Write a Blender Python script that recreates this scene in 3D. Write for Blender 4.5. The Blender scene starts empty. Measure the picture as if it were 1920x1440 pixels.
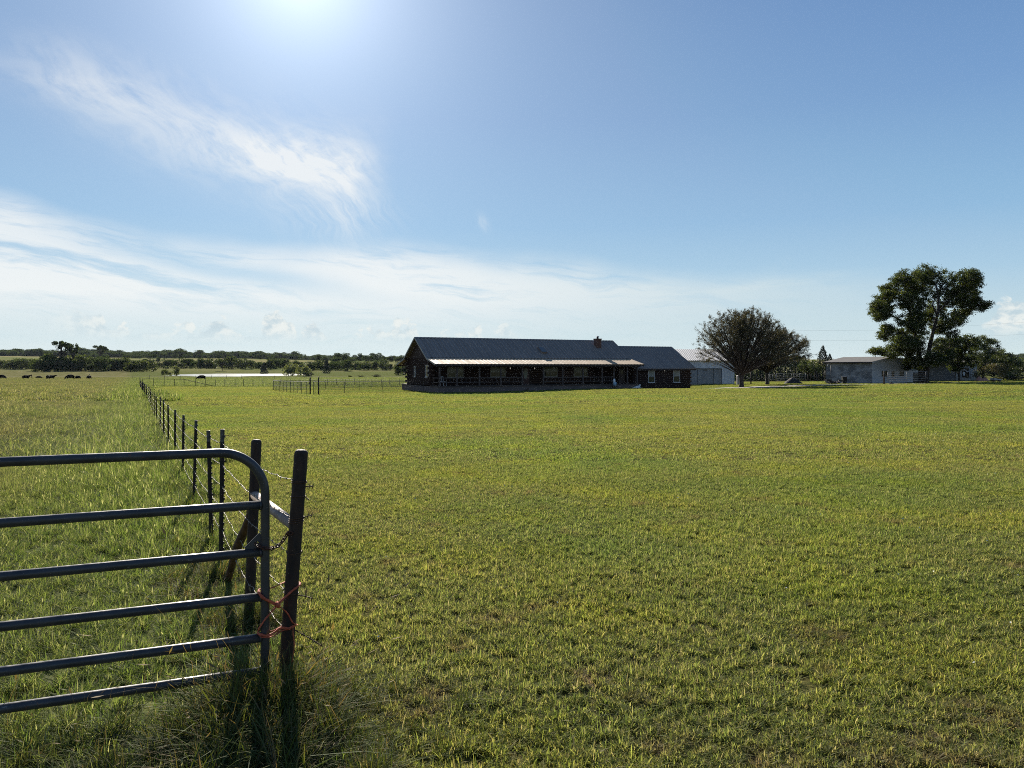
import bpy, math, random
import numpy as np
from mathutils import Vector, Matrix

# ------------------------------------------------------------------ camera, sky, sun, exposure
SC = bpy.context.scene
COL = SC.collection
F, HZ, CZ = 1400.0, 688.0, 1.65           # focal length in px of a 1920 px frame, eye-level row, eye height
cam = bpy.data.cameras.new("camera")
camo = bpy.data.objects.new("camera", cam)
COL.objects.link(camo)
cam.sensor_width = 36.0
cam.lens = F / 1920 * 36.0
cam.shift_y = -(720 - HZ) / 1920
cam.clip_start, cam.clip_end = 0.05, 30000
camo.location = (0, 0, CZ)
camo.rotation_euler = (math.radians(90), 0, 0)
SC.camera = camo

SUN_EL, SUN_AZ = math.radians(27.9), math.radians(-16.0)   # azimuth from +Y towards +X
SD = Vector((math.cos(SUN_EL) * math.sin(SUN_AZ), math.cos(SUN_EL) * math.cos(SUN_AZ), math.sin(SUN_EL)))
sun = bpy.data.lights.new("sun", 'SUN')
sun.energy, sun.angle, sun.color = 5.0, math.radians(0.5), (1.0, 0.92, 0.80)
suno = bpy.data.objects.new("sun", sun)
COL.objects.link(suno)
suno.rotation_euler = SD.to_track_quat('Z', 'Y').to_euler()

SC.view_settings.view_transform = 'Standard'
SC.view_settings.look = 'None'
SC.view_settings.exposure = 1.2
SC.view_settings.gamma = 1.0
WORLD_STRENGTH = 0.06
SC.cycles.max_bounces = 8
SC.cycles.diffuse_bounces = 3
SC.cycles.transmission_bounces = 4
SC.cycles.transparent_max_bounces = 12
SC.cycles.volume_bounces = 0
SC.cycles.sample_clamp_indirect = 6.0
SC.cycles.use_denoising = False
SC.cycles.filter_width = 1.0


class NT:
    """tiny node-graph helper"""
    def __init__(self, tree):
        self.t = tree
        self.n = tree.nodes
        self.l = tree.links

    def put(self, sock, v):
        if v is None:
            return
        if isinstance(v, bpy.types.NodeSocket):
            self.l.new(v, sock)
        else:
            sock.default_value = v

    def node(self, kind, **kw):
        nd = self.n.new(kind)
        for k, v in kw.items():
            setattr(nd, k, v)
        return nd

    def m(self, op, a, b=None, c=None, clamp=False):
        nd = self.node('ShaderNodeMath', operation=op, use_clamp=clamp)
        self.put(nd.inputs[0], a)
        self.put(nd.inputs[1], b)
        self.put(nd.inputs[2], c)
        return nd.outputs[0]

    def xyz(self, x, y, z=0.0):
        nd = self.node('ShaderNodeCombineXYZ')
        for i, v in enumerate((x, y, z)):
            self.put(nd.inputs[i], v)
        return nd.outputs[0]

    def noise(self, vec, scale=5.0, detail=4.0, rough=0.55, dist=0.0):
        nd = self.node('ShaderNodeTexNoise')
        self.put(nd.inputs['Vector'], vec)
        nd.inputs['Scale'].default_value = scale
        nd.inputs['Detail'].default_value = detail
        nd.inputs['Roughness'].default_value = rough
        nd.inputs['Distortion'].default_value = dist
        return nd.outputs[0]

    def ramp(self, v, a, b, lo=0.0, hi=1.0, smooth=True):
        nd = self.node('ShaderNodeMapRange', interpolation_type='SMOOTHSTEP' if smooth else 'LINEAR')
        self.put(nd.inputs['Value'], v)
        for k, x in (('From Min', a), ('From Max', b), ('To Min', lo), ('To Max', hi)):
            self.put(nd.inputs[k], x)
        return nd.outputs[0]

    def mix(self, f, a, b, mode='MIX'):
        nd = self.node('ShaderNodeMix', data_type='RGBA', blend_type=mode)
        self.put(nd.inputs[0], f)
        for s, v in ((nd.inputs[6], a), (nd.inputs[7], b)):
            self.put(s, (*v, 1.0) if isinstance(v, tuple) and len(v) == 3 else v)
        return nd.outputs[2]


def gauss(g, x, c, w):
    d = g.m('DIVIDE', g.m('SUBTRACT', x, c), w)
    return g.m('EXPONENT', g.m('MULTIPLY', g.m('MULTIPLY', d, d), -1.0))


def build_world():
    w = bpy.data.worlds.new("World")
    SC.world = w
    w.use_nodes = True
    w.node_tree.nodes.clear()
    g = NT(w.node_tree)
    out = g.node('ShaderNodeOutputWorld')
    bg = g.node('ShaderNodeBackground')
    bg.inputs['Strength'].default_value = WORLD_STRENGTH
    sky = g.node('ShaderNodeTexSky', sky_type='NISHITA')
    sky.sun_disc = False
    sky.sun_elevation = SUN_EL
    sky.sun_rotation = SUN_AZ
    sky.air_density, sky.dust_density, sky.ozone_density, sky.altitude = 1.0, 0.6, 1.6, 300
    tc = g.node('ShaderNodeTexCoord')
    sep = g.node('ShaderNodeSeparateXYZ')
    g.l.new(tc.outputs['Generated'], sep.inputs[0])
    dx, dy, dz = sep.outputs
    A = g.m('MULTIPLY', g.m('ARCTAN2', dx, dy), 57.2958)        # azimuth, degrees
    E = g.m('MULTIPLY', g.m('ARCSINE', dz), 57.2958)            # elevation, degrees
    # warping field shared by the ice clouds
    wv = g.xyz(g.m('MULTIPLY', A, 0.11), g.m('MULTIPLY', E, 0.2), 3.0)
    w1 = g.m('SUBTRACT', g.noise(wv, 1.0, 3, 0.5), 0.5)
    w2 = g.m('SUBTRACT', g.noise(g.xyz(g.m('MULTIPLY', A, 0.11), g.m('MULTIPLY', E, 0.2), 9.0), 1.0, 3, 0.5), 0.5)
    Aw = g.m('ADD', A, g.m('MULTIPLY', w1, 5.0))
    Ew = g.m('ADD', E, g.m('MULTIPLY', w2, 3.0))

    def streak(x, y, beta, fx, fy, z, detail=9, rough=0.62, dist=0.4):
        cb, sb = math.cos(math.radians(beta)), math.sin(math.radians(beta))
        s = g.m('SUBTRACT', g.m('MULTIPLY', x, cb), g.m('MULTIPLY', y, sb))
        t = g.m('ADD', g.m('MULTIPLY', x, sb), g.m('MULTIPLY', y, cb))
        return g.noise(g.xyz(g.m('MULTIPLY', s, fx), g.m('MULTIPLY', t, fy), z), 1.0, detail, rough, dist)

    # long wispy streak, upper left to centre
    s1 = g.m('ADD', E, g.m('MULTIPLY', A, 0.21))                # constant along the streak's axis
    wid = g.ramp(A, -36, -12, 1.7, 3.6, False)
    d1 = g.m('DIVIDE', g.m('SUBTRACT', s1, g.ramp(A, -36, -10, 11.9, 11.1, False)), wid)
    d1 = g.m('ADD', d1, g.m('MULTIPLY', w2, 1.3))
    m1 = g.m('EXPONENT', g.m('MULTIPLY', g.m('MULTIPLY', d1, d1), -1.0))
    m1 = g.m('MULTIPLY', m1, g.ramp(g.m('ADD', A, g.m('MULTIPLY', w1, 6.0)), -37, -28))
    m1 = g.m('MULTIPLY', m1, g.ramp(g.m('ADD', A, g.m('MULTIPLY', w2, 6.0)), -13.5, -8.5, 1, 0))
    n1 = streak(Aw, Ew, 24, 0.10, 0.42, 1.0, 7, 0.68, 0.15)
    n1b = streak(Aw, Ew, 48, 0.16, 1.5, 4.0, 7, 0.66, 0.12)
    fl = g.noise(g.xyz(g.m('MULTIPLY', Aw, 0.42), g.m('MULTIPLY', Ew, 0.6), 15.0), 1.0, 7, 0.66, 0.3)
    n1 = g.m('ADD', g.m('ADD', g.m('MULTIPLY', n1, 0.48), g.m('MULTIPLY', n1b, 0.22)), g.m('MULTIPLY', fl, 0.30))
    head = g.m('MULTIPLY', gauss(g, A, -16.0, 4.5), gauss(g, E, 14.6, 2.0))
    c1 = g.m('MULTIPLY', g.ramp(n1, 0.32, 0.60), g.m('MULTIPLY', m1, g.m('ADD', 0.72, g.m('MULTIPLY', head, 0.95))))
    # thin falling tails below the head
    tails = g.m('MULTIPLY', gauss(g, A, -13.0, 3.6), gauss(g, E, 11.3, 1.9))
    c1 = g.m('ADD', c1, g.m('MULTIPLY', g.m('MULTIPLY', g.ramp(n1b, 0.36, 0.72), tails), 0.42))

    # broad band of ice cloud above the horizon
    top = g.ramp(A, -36, -22, 11.2, 9.0)
    top = g.m('ADD', top, g.ramp(A, -22, -9, 0.0, 0.8))
    top = g.m('ADD', top, g.ramp(A, -9, 16, 0.0, -2.6, False))
    top = g.m('ADD', top, g.m('MULTIPLY', w2, 2.4))
    n2 = streak(Aw, Ew, 7, 0.055, 0.55, 7.0, 7, 0.68, 0.12)
    n2b = streak(A, Ew, 4, 0.13, 1.3, 12.0, 7, 0.68, 0.15)
    n2c = g.m('ADD', g.m('MULTIPLY', n2, 0.66), g.m('MULTIPLY', n2b, 0.34))
    edge = g.m('SUBTRACT', top, E)
    body = g.ramp(edge, -0.3, 2.2)
    c2 = g.m('MULTIPLY', g.ramp(n2c, 0.33, 0.53), body)
    c2 = g.m('ADD', g.m('MULTIPLY', c2, 0.92), g.m('MULTIPLY', g.ramp(edge, 0.3, 6.0), 0.25))
    c2 = g.m('MULTIPLY', c2, g.ramp(A, 12, 36, 1.0, 0.0))
    c2 = g.m('MULTIPLY', c2, g.ramp(E, 1.8, 6.2, 0.22, 1.0))
    # an opening of clear sky inside the band, and a bright ridge along its top left
    hole = g.m('MULTIPLY', gauss(g, g.m('ADD', A, g.m('MULTIPLY', w1, 6.0)), -20.0, 9.0),
               gauss(g, g.m('ADD', g.m('ADD', E, g.m('MULTIPLY', A, 0.14)), g.m('MULTIPLY', w2, 1.6)), 3.9, 0.85))
    c2 = g.m('MULTIPLY', c2, g.m('SUBTRACT', 1.0, g.m('MULTIPLY', hole, 0.75)))
    # long thin feather to the right
    f3 = g.m('MULTIPLY', gauss(g, g.m('SUBTRACT', E, g.m('MULTIPLY', g.m('SUBTRACT', A, 15), 0.10)), g.m('ADD', 5.6, g.m('MULTIPLY', w2, 0.8)), 0.32),
             gauss(g, A, 20.0, 5.5))
    f3 = g.m('MULTIPLY', f3, g.ramp(n2b, 0.3, 0.6))
    # two small loose wisps
    f4 = g.m('MULTIPLY', gauss(g, g.m('ADD', A, g.m('MULTIPLY', E, 0.3)), 1.05, 0.4), gauss(g, E, 10.9, 0.6))
    f4 = g.m('ADD', f4, g.m('MULTIPLY', gauss(g, g.m('SUBTRACT', A, g.m('MULTIPLY', E, 0.35)), 17.4, 0.5), gauss(g, E, 7.2, 0.5)))
    f4 = g.m('MULTIPLY', f4, g.ramp(n1b, 0.35, 0.65))
    ice = g.m('ADD', g.m('ADD', g.m('MULTIPLY', c1, 0.95), g.m('MULTIPLY', c2, 1.0)),
              g.m('ADD', g.m('MULTIPLY', f3, 0.35), g.m('MULTIPLY', f4, 0.35)), clamp=True)
    # small heaped clouds low over the horizon
    pv = g.xyz(g.m('MULTIPLY', A, 0.55), g.m('MULTIPLY', E, 0.75), 20.0)
    pn = g.noise(pv, 1.0, 8, 0.6, 0.15)
    pv2 = g.xyz(g.m('MULTIPLY', g.m('ADD', A, 0.35), 0.55), g.m('MULTIPLY', g.m('SUBTRACT', E, 0.28), 0.75), 20.0)
    pn2 = g.noise(pv2, 1.0, 8, 0.6, 0.15)
    hgt = g.m('MULTIPLY', g.noise(g.xyz(g.m('MULTIPLY', A, 0.21), 0.0, 31.0), 1.0, 3, 0.6), 1.0)
    htop = g.ramp(hgt, 0.40, 0.66, 2.5, 4.9)
    left = g.m('MULTIPLY', g.ramp(A, -33, -27), g.ramp(A, -4, 4, 1.0, 0.0))
    right = g.m('MULTIPLY', g.ramp(A, 31.2, 33.2), 1.0)
    htop = g.m('ADD', g.m('MULTIPLY', htop, g.m('SUBTRACT', 1.0, right)), g.m('MULTIPLY', right, g.ramp(A, 31.5, 34.5, 3.4, 5.2)))
    vert = g.m('MULTIPLY', g.m('SUBTRACT', htop, E), 0.55)
    pd = g.ramp(g.m('ADD', pn, g.m('MULTIPLY', g.m('SUBTRACT', vert, 0.25), 0.32)), 0.50, 0.60)
    base = g.ramp(E, 1.6, 3.0)
    pmask = g.m('MULTIPLY', g.m('MULTIPLY', pd, base), g.ramp(vert, -0.05, 0.25))
    pa = g.m('MULTIPLY', pmask, g.m('ADD', g.m('MULTIPLY', left, 0.75), g.m('MULTIPLY', right, 0.8)))
    shade = g.ramp(g.m('SUBTRACT', pn, pn2), -0.10, 0.10)
    # assemble; colours below are what the clear air and the clouds show at this exposure
    K = 1.0 / (WORLD_STRENGTH * 2 ** SC.view_settings.exposure)

    def k(r, gg, b):
        return (r * K, gg * K, b * K)
    cr = g.node('ShaderNodeValToRGB')
    el = cr.color_ramp.elements
    stops = [(0.0, (0.66, 0.775, 0.775)), (0.10, (0.53, 0.69, 0.75)), (0.20, (0.37, 0.58, 0.75)), (0.32, (0.25, 0.46, 0.70)),
             (0.55, (0.160, 0.318, 0.580)), (0.80, (0.106, 0.236, 0.485)), (1.0, (0.076, 0.182, 0.41))]
    el[0].position, el[1].position = 0.0, 1.0
    for i, (p, col) in enumerate(stops):
        e = el[0] if i == 0 else (el[-1] if i == len(stops) - 1 else el.new(p))
        e.color = (*col, 1)
    g.l.new(g.ramp(E, 0.0, 33.0, smooth=False), cr.inputs[0])
    grad = g.mix(1.0, cr.outputs[0], (K, K, K), 'MULTIPLY')
    nish = g.mix(1.0, sky.outputs[0], (4.2, 4.9, 5.6), 'DARKEN')
    tint = g.mix(0.10, grad, nish)
    # the bright aureole of the air round the sun
    sdn = g.node('ShaderNodeVectorMath', operation='DOT_PRODUCT')
    g.l.new(tc.outputs['Generated'], sdn.inputs[0])
    sdn.inputs[1].default_value = SD
    ang = g.m('MULTIPLY', g.m('ARCCOSINE', g.m('MINIMUM', sdn.outputs['Value'], 0.99999)), 57.2958)
    au = g.m('ADD', g.m('MULTIPLY', g.m('EXPONENT', g.m('MULTIPLY', ang, -0.19)), 0.95 * K),
             g.m('MULTIPLY', g.m('EXPONENT', g.m('MULTIPLY', ang, -0.060)), 0.27 * K))
    auc = g.mix(1.0, g.xyz(au, au, au), (0.88, 0.93, 0.94), 'MULTIPLY')
    tint = g.mix(1.0, tint, auc, 'ADD')
    icec = g.mix(g.ramp(A, -12, 24), k(0.96, 0.965, 0.94), k(0.66, 0.765, 0.79))
    icec = g.mix(0.16, icec, tint)
    c = g.mix(g.m('MULTIPLY', ice, 0.92), tint, icec)
    pc = g.mix(shade, k(0.54, 0.66, 0.72), k(0.88, 0.90, 0.86))
    c = g.mix(pa, c, pc)
    # below the horizon: plain earth light
    c = g.mix(g.ramp(dz, -0.02, 0.0, 1.0, 0.0), c, (1.2, 1.3, 0.9))
    g.l.new(c, bg.inputs['Color'])
    g.l.new(bg.outputs[0], out.inputs['Surface'])


build_world()
SC.world.cycles.sampling_method = 'MANUAL'
SC.world.cycles.sample_map_resolution = 512

# ------------------------------------------------------------------ general helpers
RNG = np.random.default_rng(11)
random.seed(5)


def tag(o, label=None, cat=None, group=None, kind=None):
    if label:
        o['label'] = label
    if cat:
        o['category'] = cat
    if group:
        o['group'] = group
    if kind:
        o['kind'] = kind
    return o


def empty(name, loc=(0, 0, 0), rz=0.0, label=None, cat=None, group=None):
    o = bpy.data.objects.new(name, None)
    COL.objects.link(o)
    o.location = loc
    o.rotation_euler = (0, 0, rz)
    o.empty_display_size = 0.2
    return tag(o, label, cat, group)


def link_mesh(name, me, mat, parent=None, loc=None, rz=0.0):
    o = bpy.data.objects.new(name, me)
    COL.objects.link(o)
    if mat is not None:
        for m in (mat if isinstance(mat, (list, tuple)) else [mat]):
            me.materials.append(m)
    if parent is not None:
        o.parent = parent
    if loc is not None:
        o.location = loc
        o.rotation_euler = (0, 0, rz)
    return o


def copy_tree(o, parent=None):
    c = o.copy()
    COL.objects.link(c)
    c.parent = parent
    for ch in o.children:
        copy_tree(ch, c)
    return c


class MB:
    """collects shapes into one mesh"""
    def __init__(self):
        self.v, self.f, self.mi, self.sm, self.cur, self.smooth = [], [], [], [], 0, False

    def add(self, vs, fs, smooth=None):
        b = len(self.v)
        self.v += [tuple(p) for p in vs]
        for f in fs:
            self.f.append(tuple(b + i for i in f))
            self.mi.append(self.cur)
            self.sm.append(self.smooth if smooth is None else smooth)

    def box(self, x0, x1, y0, y1, z0, z1):
        self.add([(x0, y0, z0), (x1, y0, z0), (x1, y1, z0), (x0, y1, z0), (x0, y0, z1), (x1, y0, z1), (x1, y1, z1), (x0, y1, z1)],
                 [(0, 3, 2, 1), (4, 5, 6, 7), (0, 1, 5, 4), (1, 2, 6, 5), (2, 3, 7, 6), (3, 0, 4, 7)])

    def obox(self, c, ax, ay, az):
        """box at centre c with half-axis vectors"""
        c, ax, ay, az = map(Vector, (c, ax, ay, az))
        vs = [c + sx * ax + sy * ay + sz * az for sz in (-1, 1) for sx, sy in ((-1, -1), (1, -1), (1, 1), (-1, 1))]
        self.add(vs, [(0, 3, 2, 1), (4, 5, 6, 7), (0, 1, 5, 4), (1, 2, 6, 5), (2, 3, 7, 6), (3, 0, 4, 7)])

    def bar(self, a, b, w, h, up=(0, 0, 1)):
        a, b = Vector(a), Vector(b)
        d = (b - a)
        s = d.cross(Vector(up))
        s = s.normalized() if s.length > 1e-6 else Vector((1, 0, 0))
        u = s.cross(d).normalized()
        self.obox((a + b) / 2, d / 2, s * w / 2, u * h / 2)

    def tube(self, pts, r, n=8, caps=True, smooth=True, squash=None):
        pts = [Vector(p) for p in pts]
        m = len(pts)
        rs = list(r) if isinstance(r, (list, tuple, np.ndarray)) else [r] * m
        t0 = (pts[1] - pts[0]).normalized()
        ref = Vector((0, 0, 1)) if abs(t0.z) < 0.9 else Vector((1, 0, 0))
        s = t0.cross(ref).normalized()
        vs = []
        for i, p in enumerate(pts):
            t = (pts[min(i + 1, m - 1)] - pts[max(i - 1, 0)]).normalized()
            s = (s - t * s.dot(t))
            s = s.normalized() if s.length > 1e-6 else t.orthogonal().normalized()
            u = t.cross(s)
            for k in range(n):
                a = 2 * math.pi * k / n
                q = 1.0 if squash is None else squash
                vs.append(p + s * math.cos(a) * rs[i] + u * math.sin(a) * rs[i] * q)
        fs = [(i * n + k, i * n + (k + 1) % n, (i + 1) * n + (k + 1) % n, (i + 1) * n + k) for i in range(m - 1) for k in range(n)]
        self.add(vs, fs, smooth)
        if caps:
            b = len(self.v) - len(vs)
            for f in (tuple(b + k for k in reversed(range(n))), tuple(b + (m - 1) * n + k for k in range(n))):
                self.f.append(f)
                self.mi.append(self.cur)
                self.sm.append(False)

    def sheet(self, grid, closed=False, smooth=False):
        """grid: list of rows of points"""
        r, c = len(grid), len(grid[0])
        self.add([p for row in grid for p in row],
                 [(i * c + j, i * c + j + 1, (i + 1) * c + j + 1, (i + 1) * c + j) for i in range(r - 1) for j in range(c - 1)], smooth)

    def prism(self, poly, a, b):
        """extrude polygon (list of 3D points) by vector from offset a to b"""
        a, b = Vector(a), Vector(b)
        n = len(poly)
        vs = [Vector(p) + a for p in poly] + [Vector(p) + b for p in poly]
        self.add(vs, [tuple(reversed(range(n))), tuple(range(n, 2 * n))] + [(i, (i + 1) % n, n + (i + 1) % n, n + i) for i in range(n)])

    def mesh(self, name):
        me = bpy.data.meshes.new(name)
        me.from_pydata(self.v, [], self.f)
        me.polygons.foreach_set('material_index', self.mi)
        me.polygons.foreach_set('use_smooth', self.sm)
        me.update()
        return me

    def build(self, name, mat, parent=None, loc=None, rz=0.0):
        return link_mesh(name, self.mesh(name), mat, parent, loc, rz)


def np_mesh(name, V, quads=None, tris=None, var=None, mi=None, smooth=False):
    """fast mesh from arrays; var = per-face number kept as the attribute 'var'"""
    me = bpy.data.meshes.new(name)
    nq = 0 if quads is None else len(quads)
    nt = 0 if tris is None else len(tris)
    loops = np.concatenate([np.asarray(a).ravel() for a in (quads, tris) if a is not None and len(a)]).astype(np.int32)
    tot = np.concatenate([np.full(nq, 4), np.full(nt, 3)]).astype(np.int32)
    start = np.concatenate([[0], np.cumsum(tot)[:-1]]).astype(np.int32)
    me.vertices.add(len(V))
    me.vertices.foreach_set('co', np.asarray(V, np.float32).ravel())
    me.loops.add(len(loops))
    me.loops.foreach_set('vertex_index', loops)
    me.polygons.add(nq + nt)
    me.polygons.foreach_set('loop_start', start)
    if mi is not None:
        me.polygons.foreach_set('material_index', np.asarray(mi, np.int32))
    me.update(calc_edges=True)
    me.polygons.foreach_set('use_smooth', np.full(nq + nt, smooth))
    if var is not None:
        at = me.attributes.new('var', 'FLOAT', 'FACE')
        at.data.foreach_set('value', np.asarray(var, np.float32))
    me.validate()
    return me


# ------------------------------------------------------------------ materials
def new_mat(name):
    m = bpy.data.materials.new(name)
    m.use_nodes = True
    m.node_tree.nodes.clear()
    g = NT(m.node_tree)
    out = g.node('ShaderNodeOutputMaterial')
    return m, g, out


def pm(name, col, rough=0.7, col2=None, scale=6.0, detail=5, metallic=0.0, bump=0.0, bscale=40.0, stretch=(1, 1, 1), spec=0.35, lo=0.35, hi=0.68, emit=None):
    """noise-mottled principled material in object space"""
    m, g, out = new_mat(name)
    b = g.node('ShaderNodeBsdfPrincipled')
    tc = g.node('ShaderNodeTexCoord')
    mp = g.node('ShaderNodeMapping')
    g.l.new(tc.outputs['Object'], mp.inputs[0])
    mp.inputs['Scale'].default_value = stretch
    vec = mp.outputs[0]
    col2 = col2 or tuple(c * 0.72 for c in col)
    n = g.noise(vec, scale, detail, 0.6)
    g.l.new(g.mix(g.ramp(n, lo, hi), col2, col), b.inputs['Base Color'])
    g.l.new(g.ramp(g.noise(vec, scale * 2.3, 4), 0.3, 0.7, max(rough - 0.1, 0.03), min(rough + 0.1, 1)), b.inputs['Roughness'])
    b.inputs['Metallic'].default_value = metallic
    b.inputs['Specular IOR Level'].default_value = spec
    if bump:
        bp = g.node('ShaderNodeBump')
        bp.inputs['Strength'].default_value = bump
        bp.inputs['Distance'].default_value = 0.01
        g.l.new(g.noise(vec, bscale, 6, 0.6), bp.inputs['Height'])
        g.l.new(bp.outputs[0], b.inputs['Normal'])
    if emit:
        b.inputs['Emission Color'].default_value = (*emit[0], 1)
        b.inputs['Emission Strength'].default_value = emit[1]
    g.l.new(b.outputs[0], out.inputs[0])
    return m


def leaf_mat(name, cols, trans=0.45, gloss=0.06, macro=None, tcol=None, rough=0.45):
    """thin leaves or blades: reflect, let light through; colour varies by face ('var') and, with macro, by patch of ground"""
    m, g, out = new_mat(name)
    at = g.node('ShaderNodeAttribute', attribute_name='var')
    cr = g.node('ShaderNodeValToRGB')
    el = cr.color_ramp.elements
    el[0].color, el[1].color = (*cols[0], 1), (*cols[-1], 1)
    for i, c in enumerate(cols[1:-1], 1):
        e = el.new(i / (len(cols) - 1))
        e.color = (*c, 1)
    g.l.new(at.outputs['Fac'], cr.inputs[0])
    col = cr.outputs[0]
    if macro:
        geo = g.node('ShaderNodeNewGeometry')
        col = macro(g, geo.outputs['Position'], col)
    d = g.node('ShaderNodeBsdfDiffuse')
    t = g.node('ShaderNodeBsdfTranslucent')
    g.l.new(col, d.inputs['Color'])
    g.l.new(g.mix(1.0, col, tcol or (1.25, 1.2, 0.6), 'MULTIPLY'), t.inputs['Color'])
    mx = g.node('ShaderNodeMixShader')
    mx.inputs[0].default_value = trans
    g.l.new(d.outputs[0], mx.inputs[1])
    g.l.new(t.outputs[0], mx.inputs[2])
    gl = g.node('ShaderNodeBsdfGlossy')
    gl.inputs['Roughness'].default_value = rough
    gl.inputs['Color'].default_value = (1, 1, 1, 1)
    mx2 = g.node('ShaderNodeMixShader')
    mx2.inputs[0].default_value = gloss
    g.l.new(mx.outputs[0], mx2.inputs[1])
    g.l.new(gl.outputs[0], mx2.inputs[2])
    g.l.new(mx2.outputs[0], out.inputs[0])
    return m


M = {}
M['gate'] = None
M['gate_rust'] = pm('worn_gate_paint', (0.05, 0.047, 0.05), 0.5, (0.085, 0.035, 0.018), 6, bump=0.15, lo=0.3, hi=0.5)
M['rust_pipe'] = pm('dark_rusty_pipe', (0.014, 0.010, 0.009), 0.75, (0.034, 0.019, 0.013), 26, bump=0.7, bscale=35, stretch=(1, 1, 0.35))
M['grey_pipe'] = pm('pale_steel_pipe', (0.34, 0.29, 0.26), 0.6, (0.21, 0.165, 0.14), 9, metallic=0.1, bump=0.15)
M['brown_pole'] = pm('weathered_brown_pole', (0.10, 0.055, 0.028), 0.8, (0.04, 0.022, 0.014), 10, bump=0.5, stretch=(1, 1, 0.3))
M['tpost'] = pm('dark_post_steel', (0.013, 0.013, 0.012), 0.7, (0.03, 0.018, 0.014), 20, bump=0.2)
M['tpost_tip'] = pm('grey_post_tip', (0.115, 0.11, 0.10), 0.6, (0.05, 0.047, 0.043), 30)
M['wire'] = pm('galvanised_wire', (0.26, 0.24, 0.22), 0.55, (0.12, 0.085, 0.065), 30, metallic=0.3)
M['rust_wire'] = pm('rusty_wire', (0.05, 0.03, 0.022), 0.7, (0.09, 0.045, 0.025), 60, metallic=0.2)
M['chain'] = pm('rusty_chain', (0.10, 0.038, 0.022), 0.65, (0.05, 0.025, 0.018), 90, metallic=0.3)
M['strap'] = pm('faded_red_orange_strap', (0.50, 0.115, 0.05), 0.75, (0.30, 0.06, 0.03), 60, bump=0.3, bscale=300)
M['log'] = pm('dark_log', (0.040, 0.026, 0.022), 0.95, (0.026, 0.017, 0.015), 3.5, bump=0.5, bscale=18, stretch=(0.25, 0.25, 2), spec=0.06)
M['board'] = pm('dark_gable_board', (0.046, 0.027, 0.022), 0.85, (0.030, 0.018, 0.016), 5, bump=0.3, stretch=(2, 2, 0.3))
M['log_end'] = pm('cut_log_end', (0.085, 0.055, 0.042), 0.9, (0.045, 0.03, 0.025), 9)
M['foundation'] = pm('house_foundation_block', (0.135, 0.105, 0.095), 0.9, (0.10, 0.080, 0.075), 1.2, bump=0.3, bscale=12)
M['deck'] = pm('porch_deck_board', (0.085, 0.065, 0.055), 0.8, (0.05, 0.04, 0.036), 3, stretch=(0.3, 3, 1))
M['porch_wood'] = pm('grey_brown_porch_wood', (0.085, 0.066, 0.060), 0.8, (0.055, 0.042, 0.038), 4, stretch=(1, 1, 0.4))
M['trim'] = pm('grey_roof_trim', (0.20, 0.21, 0.20), 0.5, (0.13, 0.14, 0.135), 3)
M['dark_trim'] = pm('dark_fascia', (0.035, 0.026, 0.024), 0.7)
M['roof'] = pm('charcoal_metal_roof', (0.200, 0.158, 0.128), 0.62, (0.155, 0.124, 0.102), 0.9, metallic=0.0, spec=0.55, stretch=(2.2, 0.25, 0.25), bump=0.02)
M['porch_roof'] = pm('sunlit_tan_metal_roof', (0.36, 0.262, 0.165), 0.68, (0.28, 0.205, 0.13), 0.9, spec=0.25, stretch=(2.2, 0.25, 0.25))  # same metal as the main roof; low-sun glare painted in as a lighter tan
M['wframe'] = pm('cream_window_frame', (0.24, 0.22, 0.19), 0.6, (0.19, 0.175, 0.15), 5)
M['wframe_white'] = pm('white_window_frame', (0.46, 0.455, 0.45), 0.55, (0.40, 0.395, 0.39), 5)
M['blind'] = pm('drawn_window_blind', (0.26, 0.26, 0.21), 0.85, (0.20, 0.20, 0.17), 2)
M['dark_curtain'] = pm('dim_room_behind_glass', (0.03, 0.032, 0.032), 0.9)
M['brick'] = None
M['pen'] = pm('dull_pen_pipe', (0.06, 0.058, 0.055), 0.7, (0.035, 0.033, 0.03), 5)
M['door'] = pm('dark_red_brown_door', (0.075, 0.032, 0.026), 0.55, (0.05, 0.022, 0.02), 4)
M['lamp_glass'] = pm('white_lamp_glass', (0.85, 0.83, 0.78), 0.4, emit=((1.0, 0.93, 0.82), 0.12))
M['lamp_off'] = pm('pale_ceiling_lamp', (0.75, 0.73, 0.70), 0.45)
M['white_metal'] = pm('white_wall_sheet', (0.88, 0.88, 0.86), 0.45, (0.66, 0.68, 0.70), 0.8, stretch=(1, 1, 0.3))
M['pale_roof'] = pm('pale_grey_sheet_roof', (0.33, 0.33, 0.33), 0.6, (0.27, 0.27, 0.275), 1.2, spec=0.3)
M['shop_door'] = pm('grey_painted_sheet', (0.36, 0.365, 0.36), 0.6, (0.30, 0.305, 0.30), 1.0)
M['shop_seam'] = pm('dark_door_track', (0.03, 0.03, 0.032), 0.6)
M['white_siding'] = pm('white_lap_siding', (0.44, 0.46, 0.50), 0.65, (0.36, 0.38, 0.42), 1.0, stretch=(0.4, 0.4, 2))
M['shed_roof'] = pm('brown_grey_shed_roof', (0.075, 0.073, 0.074), 0.95, (0.05, 0.049, 0.05), 1.5)
M['wing_wall'] = pm('grey_block_wing_wall', (0.17, 0.17, 0.175), 0.85, (0.12, 0.12, 0.125), 1.0, stretch=(0.4, 0.4, 2))
M['black'] = pm('black_paint', (0.012, 0.012, 0.013), 0.5)
M['maroon'] = pm('maroon_gate_pipe', (0.10, 0.03, 0.03), 0.5)
M['grey_rail'] = pm('grey_gate_pipe', (0.24, 0.235, 0.23), 0.6, (0.16, 0.15, 0.145), 6)
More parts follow.
